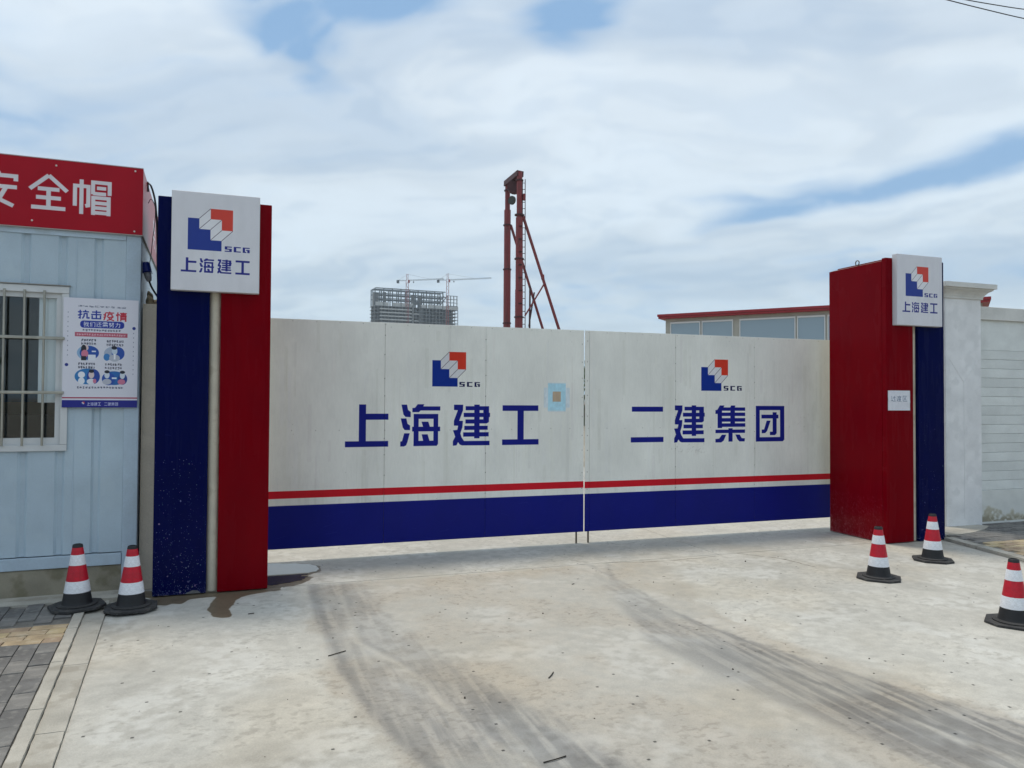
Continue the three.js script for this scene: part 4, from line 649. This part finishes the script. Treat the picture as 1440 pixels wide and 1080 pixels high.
// ---------------------------------------------------------------- red piling rig
const FW = [Math.sin(0.34172), -Math.cos(0.34172)], RT = [Math.cos(0.34172), Math.sin(0.34172)];
const far = (x, y, d) => [-3.629 + RT[0] * x + FW[0] * d, y, 7.76 + RT[1] * x + FW[1] * d]; // right, up and away as the site lies
{
  const red = mat([128, 48, 50], { r: 0.55, tile: 2, amt: 0.14, f: 6, grain: 0.03, seed: 211, tint: [92, 54, 48, 0.5] }), dark = mat([70, 34, 36], { r: 0.6, tile: 1, amt: 0.15, seed: 213 });
  const g = thing('piling_rig', 'tall red twin mast piling rig with ladder and slanting braces beyond the gate', 'piling rig');
  const dl = 59.5, dr = 57.4, xl = -0.43, xr = 0.49, S = [dl, dr];
  const seg = (x, d, l) => l.map(([y0, y1, r]) => bar(far(x, y0, d), far(x, y1, d), r, 18));
  const ml = part('mast', merge(seg(xl, dl, [[0.4, 11.9, 0.285], [11.9, 16.6, 0.265], [16.6, 18.6, 0.2]])), red, g), mr = part('mast', merge(seg(xr, dr, [[0.4, 10, 0.3], [10, 15.5, 0.275], [15.5, 19.0, 0.215]])), red, g);
  for (const y of [7.6, 11.85, 15.35, 18.1]) part('flange', bar(far(xl, y, dl), far(xl, y + 0.09, dl), y > 16 ? 0.28 : 0.34, 18), dark, ml);
  for (const y of [7.85, 12.3, 15.65, 18.3]) part('flange', bar(far(xr, y, dr), far(xr, y + 0.1, dr), y > 16 ? 0.3 : 0.37, 18), dark, mr);
  const a = far(xl, 18.7, dl), b = far(xr, 18.85, dr); part('crosshead', beam(a.map((v, i) => v + (a[i] - b[i]) * 0.06), b.map((v, i) => v + (b[i] - a[i]) * 0.06), 0.55, 0.42), dark, g);
  const mid = far(0.1, 18.1, 58.3); part('pulley_block', merge([new THREE.CylinderGeometry(0.55, 0.55, 0.34, 20).rotateZ(Math.PI / 2).rotateY(1.2).translate(...mid)]), dark, g);
  part('hoist_pulley', new THREE.CylinderGeometry(0.34, 0.34, 0.16, 20).rotateZ(Math.PI / 2).rotateY(0.5).translate(...far(-0.08, 17.25, 59)), plain(0x3a3f3a, 0.6), g);
  // ladder
  const lx0 = 0.78, lx1 = 1.0; for (const x of [lx1]) part('ladder_rail', beam(far(x, 0.6, dr), far(x - 0.08, 18.45, dr), 0.05), dark, g); part('ladder_rail', beam(far(lx0, 0.6, dr), far(lx0 - 0.06, 18.45, dr), 0.045), dark, g);
  for (let y = 1; y < 18.4; y += 0.49) part('ladder_rung', beam(far(0.6, y, dr - 0.02), far(lx1 - 0.08 * y / 18.4, y, dr - 0.02), 0.045), dark, g);
  for (let y = 5; y < 15.4; y += 0.98) part('ladder_bracket', beam(far(0.45, y, dr - 0.3), far(0.72, y, dr - 0.3), 0.09), dark, g);
  part('ladder_stop', bar(far(0.86, 16.8, dr - 0.1), far(0.86, 17.3, dr - 0.1), 0.11, 10), red, g);
  // braces
  part('brace', bar(far(0.78, 15.6, dr), far(5.5, 1.2, dr + 1), 0.115, 10), red, g); part('brace', bar(far(-0.16, 15.4, dl), far(4.35, 1.2, dl + 1), 0.105, 10), red, g);
  part('brace_strut', bar(far(2.42, 10.5, dr + 0.3), far(0.95, 8.0, dr), 0.06, 8), red, g); part('brace_strut', bar(far(1.38, 10.6, dl), far(1.32, 1.2, dl), 0.075, 8), dark, g); part('brace_strut', bar(far(1.72, 10.1, dl), far(1.3, 7.4, dl), 0.06, 8), dark, g);
  part('brace_lug', beam(far(2.32, 10.85, dr + 0.3), far(2.28, 11.2, dr + 0.3), 0.2), red, g);
  part('base_frame', bx(-1, 6.5, 0.4, 1.2, -3.5, 1.5, 0.05).rotateY(-0.34172).translate(...far(0, 0, 58.2)), dark, g);
  for (const z of [-3, 1]) part('skid', bx(-2, 7.5, -0.06, 0.4, z - 0.4, z + 0.4, 0.05).rotateY(-0.34172).translate(...far(0, 0, 58.2)), dark, g);
}
// ---------------------------------------------------------------- far tower block under construction and its cranes
{
  const turn = -0.34172 + 24 * D2R, org = far(-195 / 1065 * 650, 0, 650);
  const t = thing('tower_block', 'grey unfinished concrete tower block with bare roof frame on the skyline', 'building', org, turn);
  const con = mat([118, 120, 120], { r: 0.9, tile: 12, amt: 0.12, seed: 221 }), pale = mat([176, 178, 176], { r: 0.9, tile: 9, amt: 0.08, seed: 223 }), dk = mat([112, 114, 114], { r: 0.9, tile: 9, amt: 0.2, f: 8, seed: 225 }), frm = mat([92, 98, 102], { r: 0.9, tile: 9, amt: 0.2, seed: 227 });
  const Wd = 77, fl = 3.05, top = 27, slabs = [], pal = [], cols = [], core = [];
  for (let k = 0; k <= top; k++) { const y = k * fl; slabs.push(bx(0, 62, y, y + 0.35, -16, 0)); slabs.push(bx(62.2, Wd, y, y + 0.3, -16, -1.5)); if (k < top) { pal.push(bx(5, 33.5, y + 0.36, y + 1.35, -0.35, 0.25)); if (k % 2) pal.push(bx(34.5, 40, y + 0.36, y + 1.1, -0.3, 0.1)); } }
  for (let x = 0; x <= 62; x += 3.1) cols.push(bx(x, x + 0.6, 0.36, top * fl - 0.01, -0.9, -0.2)); for (let x = 62.4; x <= Wd; x += 2.9) cols.push(bx(x, x + 0.5, 0.36, top * fl - 0.01, -2.3, -1.7)); for (const x of [33.8, 34.6, 41.5]) cols.push(bx(x, x + 0.8, 0.36, top * fl + 2, -0.18, 0.35));
  core.push(bx(1, Wd - 1, 0.4, top * fl - 0.4, -15.8, -12));
  part('floor_slabs', merge(slabs), con, t); part('sill_panels', merge(pal), pale, t); part('columns', merge(cols), con, t); part('inner_core', merge(core), dk, t);
  const r = rng(44), y0 = top * fl + 0.36, fr = [], par = [];
  for (const [a, b, h] of [[1, 13, 3.2], [16, 35, 3.3], [42, 48, 2.8], [49, 62, 3], [62.4, Wd, 2.8]]) par.push(bx(a, b, y0, y0 + h, -1.2, -0.6)); part('parapet', merge(par), pale, t);
  for (let x = 0.5; x < 66; x += 7.7) for (const z of [-1, -9, -15]) fr.push(bx(x, x + 0.8, y0, y0 + 15.2, z - 0.4, z + 0.4));
  for (const z of [-1, -9, -15]) for (const y of [6.2, 10.3, 14.9]) fr.push(bx(1.31, 65, y0 + y, y0 + y + 0.75, z - 0.35, z + 0.35));
  for (let x = 67; x < Wd; x += 3) fr.push(bx(x, x + 0.6, y0, y0 + 12.5, -2.6, -2)); for (const y of [3, 6, 9, 12.2]) fr.push(bx(66, Wd, y0 + y, y0 + y + 0.5, -2.5, -2.1));
  for (const x of [52, 55, 58]) fr.push(beam([x, y0, -3], [x + 9, y0 + 12, -3], 0.7)); for (let x = 45; x < 52; x += 1.9) fr.push(bx(x, x + 0.4, y0, y0 + 10, -1.6, -1.2));
  part('roof_frame', merge(fr), frm, t);
  for (const [a, b, h, c, d] of [[0.2, 4.6, 11.5, -7, -2], [9.2, 11.4, 12.5, -7, -4], [34.5, 37, 11, -6, -3], [41, 43, 11, -6, -3]]) part('stair_core', bx(a, b, y0, y0 + h, c, d), con, t);
  part('stair_core_slab', bx(37.1, 40.9, y0 + 3, y0 + 5.5, -6, -4), con, t);
  const crane = (label, px, yj, jib, cj, d) => {
    const c = thing('tower_crane', label, 'crane', far((px - 720) / 1065 * d, 0, d), -0.34172), red = mat([150, 70, 68], { r: 0.7, tile: 5, amt: 0.1, seed: 231 }), gr = mat([120, 124, 126], { r: 0.7, tile: 5, amt: 0.1, seed: 233 });
    const lat = (n, a, b, w) => { const l = [], A = new THREE.Vector3(...a), B = new THREE.Vector3(...b), L = A.distanceTo(B), s = Math.max(2, Math.round(L / (w * 1.6))), vert = Math.abs(B.y - A.y) > L * 0.7, o = vert ? [[-1, 0], [1, 0]] : [[0, 0], [0, 1.4]]; const P = (t, k) => { const v = A.clone().lerp(B, t); return vert ? [v.x + o[k][0] * w / 2, v.y, v.z] : [v.x, v.y + o[k][1] * w / 2, v.z]; }; for (const k of [0, 1]) l.push(beam(P(0, k), P(1, k), w * 0.2)); for (let i = 0; i < s; i++) l.push(beam(P(i / s, i % 2), P((i + 1) / s, (i + 1) % 2), w * 0.13)); return part(n, merge(l), n === 'mast' || n === 'apex' ? red : gr, c); };
    lat('mast', [0, 0, 0], [0, yj - 0.3, 0], 2.0); lat('apex', [0, yj + 0.3, 0], [0, yj + 6.2, 0], 1.4); part('cab', bx(0.6, 2.2, yj - 1.6, yj + 0.8, -1, 1, 0.2), red, c);
    lat('jib', [0.8, yj, 0], [jib, yj + jib * 0.05, 0], 1.2); lat('counter_jib', [-cj, yj, 0], [-0.8, yj, 0], 1.0); part('counterweight', bx(-cj - 0.8, -cj + 1.4, yj - 2.0, yj + 0.6, -1, 1, 0.1), plain(0x4c5053, 0.8), c);
    part('tie_rod', merge([beam([0, yj + 6, 0], [-cj + 1, yj + 0.6, 0], 0.12), beam([0, yj + 6, 0], [jib * 0.6, yj + jib * 0.03 + 1, 0], 0.12)]), gr, c); part('hook_trolley', bx(5, 6, yj - 1.6, yj - 0.4, -0.4, 0.4), gr, c);
  };
  crane('red and grey tower crane above the stair core of the tower block', 571.5, 105.6, 32, 8.5, 662);
  crane('red and grey tower crane with the longest jib, at the ragged tower end', 628.5, 108.3, 39, 8.8, 675);
}
// ---------------------------------------------------------------- overhead wires
{
  const line = (label, a, b) => { const d = [0, 1, 2].map((i) => b[i] - a[i]), P = (t) => [a[0] + d[0] * t, a[1] + d[1] * t + 0.0022 * t * (t - 1) * 9, a[2] + d[2] * t], o = new THREE.Mesh(tube([-14, -9, -5, -2, 0, 0.5, 1, 2, 4, 7, 10].map(P), 0.0075, 160, 6), M.black); o.name = numbered('overhead_wire'); scene.add(o); tag(o, label, 'wire', 'overhead wires'); };
  line('black overhead wire crossing the sky, the lower of the pair', [8.089, 7.757, -0.809], [6.326, 7.673, -0.693]);
  line('black overhead wire crossing the sky, the upper of the pair', [8.579, 8.169, -1.165], [7.233, 8.051, -1.113]);
}

// ---------------------------------------------------------------- across the street, mirrored in the window and the gloss paint
{
  const leafM = [plain(0x2f4a1e, 0.8), plain(0x3a5524, 0.8)], bark = plain(0x5b5044, 0.95);
  const crown = (seed, n, rx, ry, size) => { const r = rng(seed), pos = [], cl = []; for (let i = 0; i < 26; i++) { const a = r() * 6.28, b = Math.acos(2 * r() - 1), k = 0.45 + 0.5 * r(); cl.push([Math.sin(b) * Math.cos(a) * rx * k, Math.cos(b) * ry * k, Math.sin(b) * Math.sin(a) * rx * k, 0.5 + r() * 0.6]); }
    for (let i = 0; i < n; i++) { const c = cl[(r() * 26) | 0], a = r() * 6.28, b = Math.acos(2 * r() - 1), k = Math.cbrt(r()) * c[3], x = c[0] + Math.sin(b) * Math.cos(a) * k, y = c[1] + Math.cos(b) * k, z = c[2] + Math.sin(b) * Math.sin(a) * k, s = size * (0.6 + r() * 0.8); const e = new THREE.Euler(r() * 6, r() * 6, r() * 6), A = new THREE.Vector3(s, 0, 0).applyEuler(e), B = new THREE.Vector3(0, s * 0.55, 0).applyEuler(e); const P = (u, v) => [x + A.x * u + B.x * v, y + A.y * u + B.y * v, z + A.z * u + B.z * v]; const p0 = P(-1, 0), p1 = P(0, -0.7), p2 = P(1, 0), p3 = P(0, 0.7); pos.push(...p0, ...p1, ...p2, ...p0, ...p2, ...p3); }
    const g = new THREE.BufferGeometry(); g.setAttribute('position', new THREE.Float32BufferAttribute(pos, 3)); g.computeVertexNormals(); return g; };
  const cr = [crown(5, 3600, 2.5, 2.6, 0.2), crown(6, 3600, 2.7, 2.3, 0.2)], names = ['nearest the left end', 'second', 'third', 'fourth', 'fifth', 'sixth', 'seventh', 'eighth', 'ninth'];
  for (let i = 0; i < 8; i++) { const x = -6.2 + i * 5.6, z = 25 + (i % 3) * 1.5; const t = thing('street_tree', 'leafy street tree in the row across the road facing the gate', 'tree', [x, -0.06, z], i * 1.3, 'street trees facing the gate');
    part('trunk', merge([bar([0, 0, 0], [0.1, 3.2, 0.05], 0.17, 9, 0.11), bar([0.1, 3.1, 0.05], [0.9, 5, 0.5], 0.08, 7, 0.03), bar([0.1, 3.1, 0.05], [-0.8, 5.2, -0.3], 0.08, 7, 0.03)]), bark, t); part('crown', cr[i % 2], leafM[i % 2], t, [0, 5.2, 0]); }
  const yt = thing('young_tree', 'sparse young tree opposite the cabin, mirrored in its window', 'tree', [-10.9, -0.06, 22]); part('trunk', merge([bar([0, 0, 0], [0.15, 3, 0], 0.07, 8, 0.05), bar([0.1, 2.2, 0], [0.9, 4.2, 0.2], 0.04, 6, 0.015), bar([0.15, 2.9, 0], [-0.6, 4.6, 0], 0.04, 6, 0.015), bar([0.05, 1.6, 0], [-0.7, 2.9, 0], 0.03, 6, 0.012)]), bark, yt); part('crown', crown(15, 700, 1.2, 1.5, 0.16), leafM[0], yt, [0.1, 4.0, 0]);
  const hg = crown(9, 5200, 6.5, 1.1, 0.17); for (let i = 0; i < 3; i++) { const h = thing('hedge', 'long clipped hedge under the row of street trees', 'hedge', [2 + i * 13, 0.9, 27], 0, 'hedges facing the gate'); part('foliage', hg, leafM[1], h); h.children[0].scale.set(1.1, 1.1, 0.25); }
}
{ const h = thing('site_bushes', 'dark green bushes glimpsed through the slit between the gate leaves', 'bushes', [15, 1.6, -36], 0.4); const hg = scene.getObjectByName('hedge').children[0]; const f = part('foliage', hg.geometry, hg.material, h); f.scale.set(1.6, 2.0, 0.4); }
scene.fog = new THREE.FogExp2(0xcfdde8, 0.0003);
scene.traverse((o) => { if (o.isMesh) { o.castShadow = true; o.receiveShadow = true; } });
renderer.render(scene, camera);
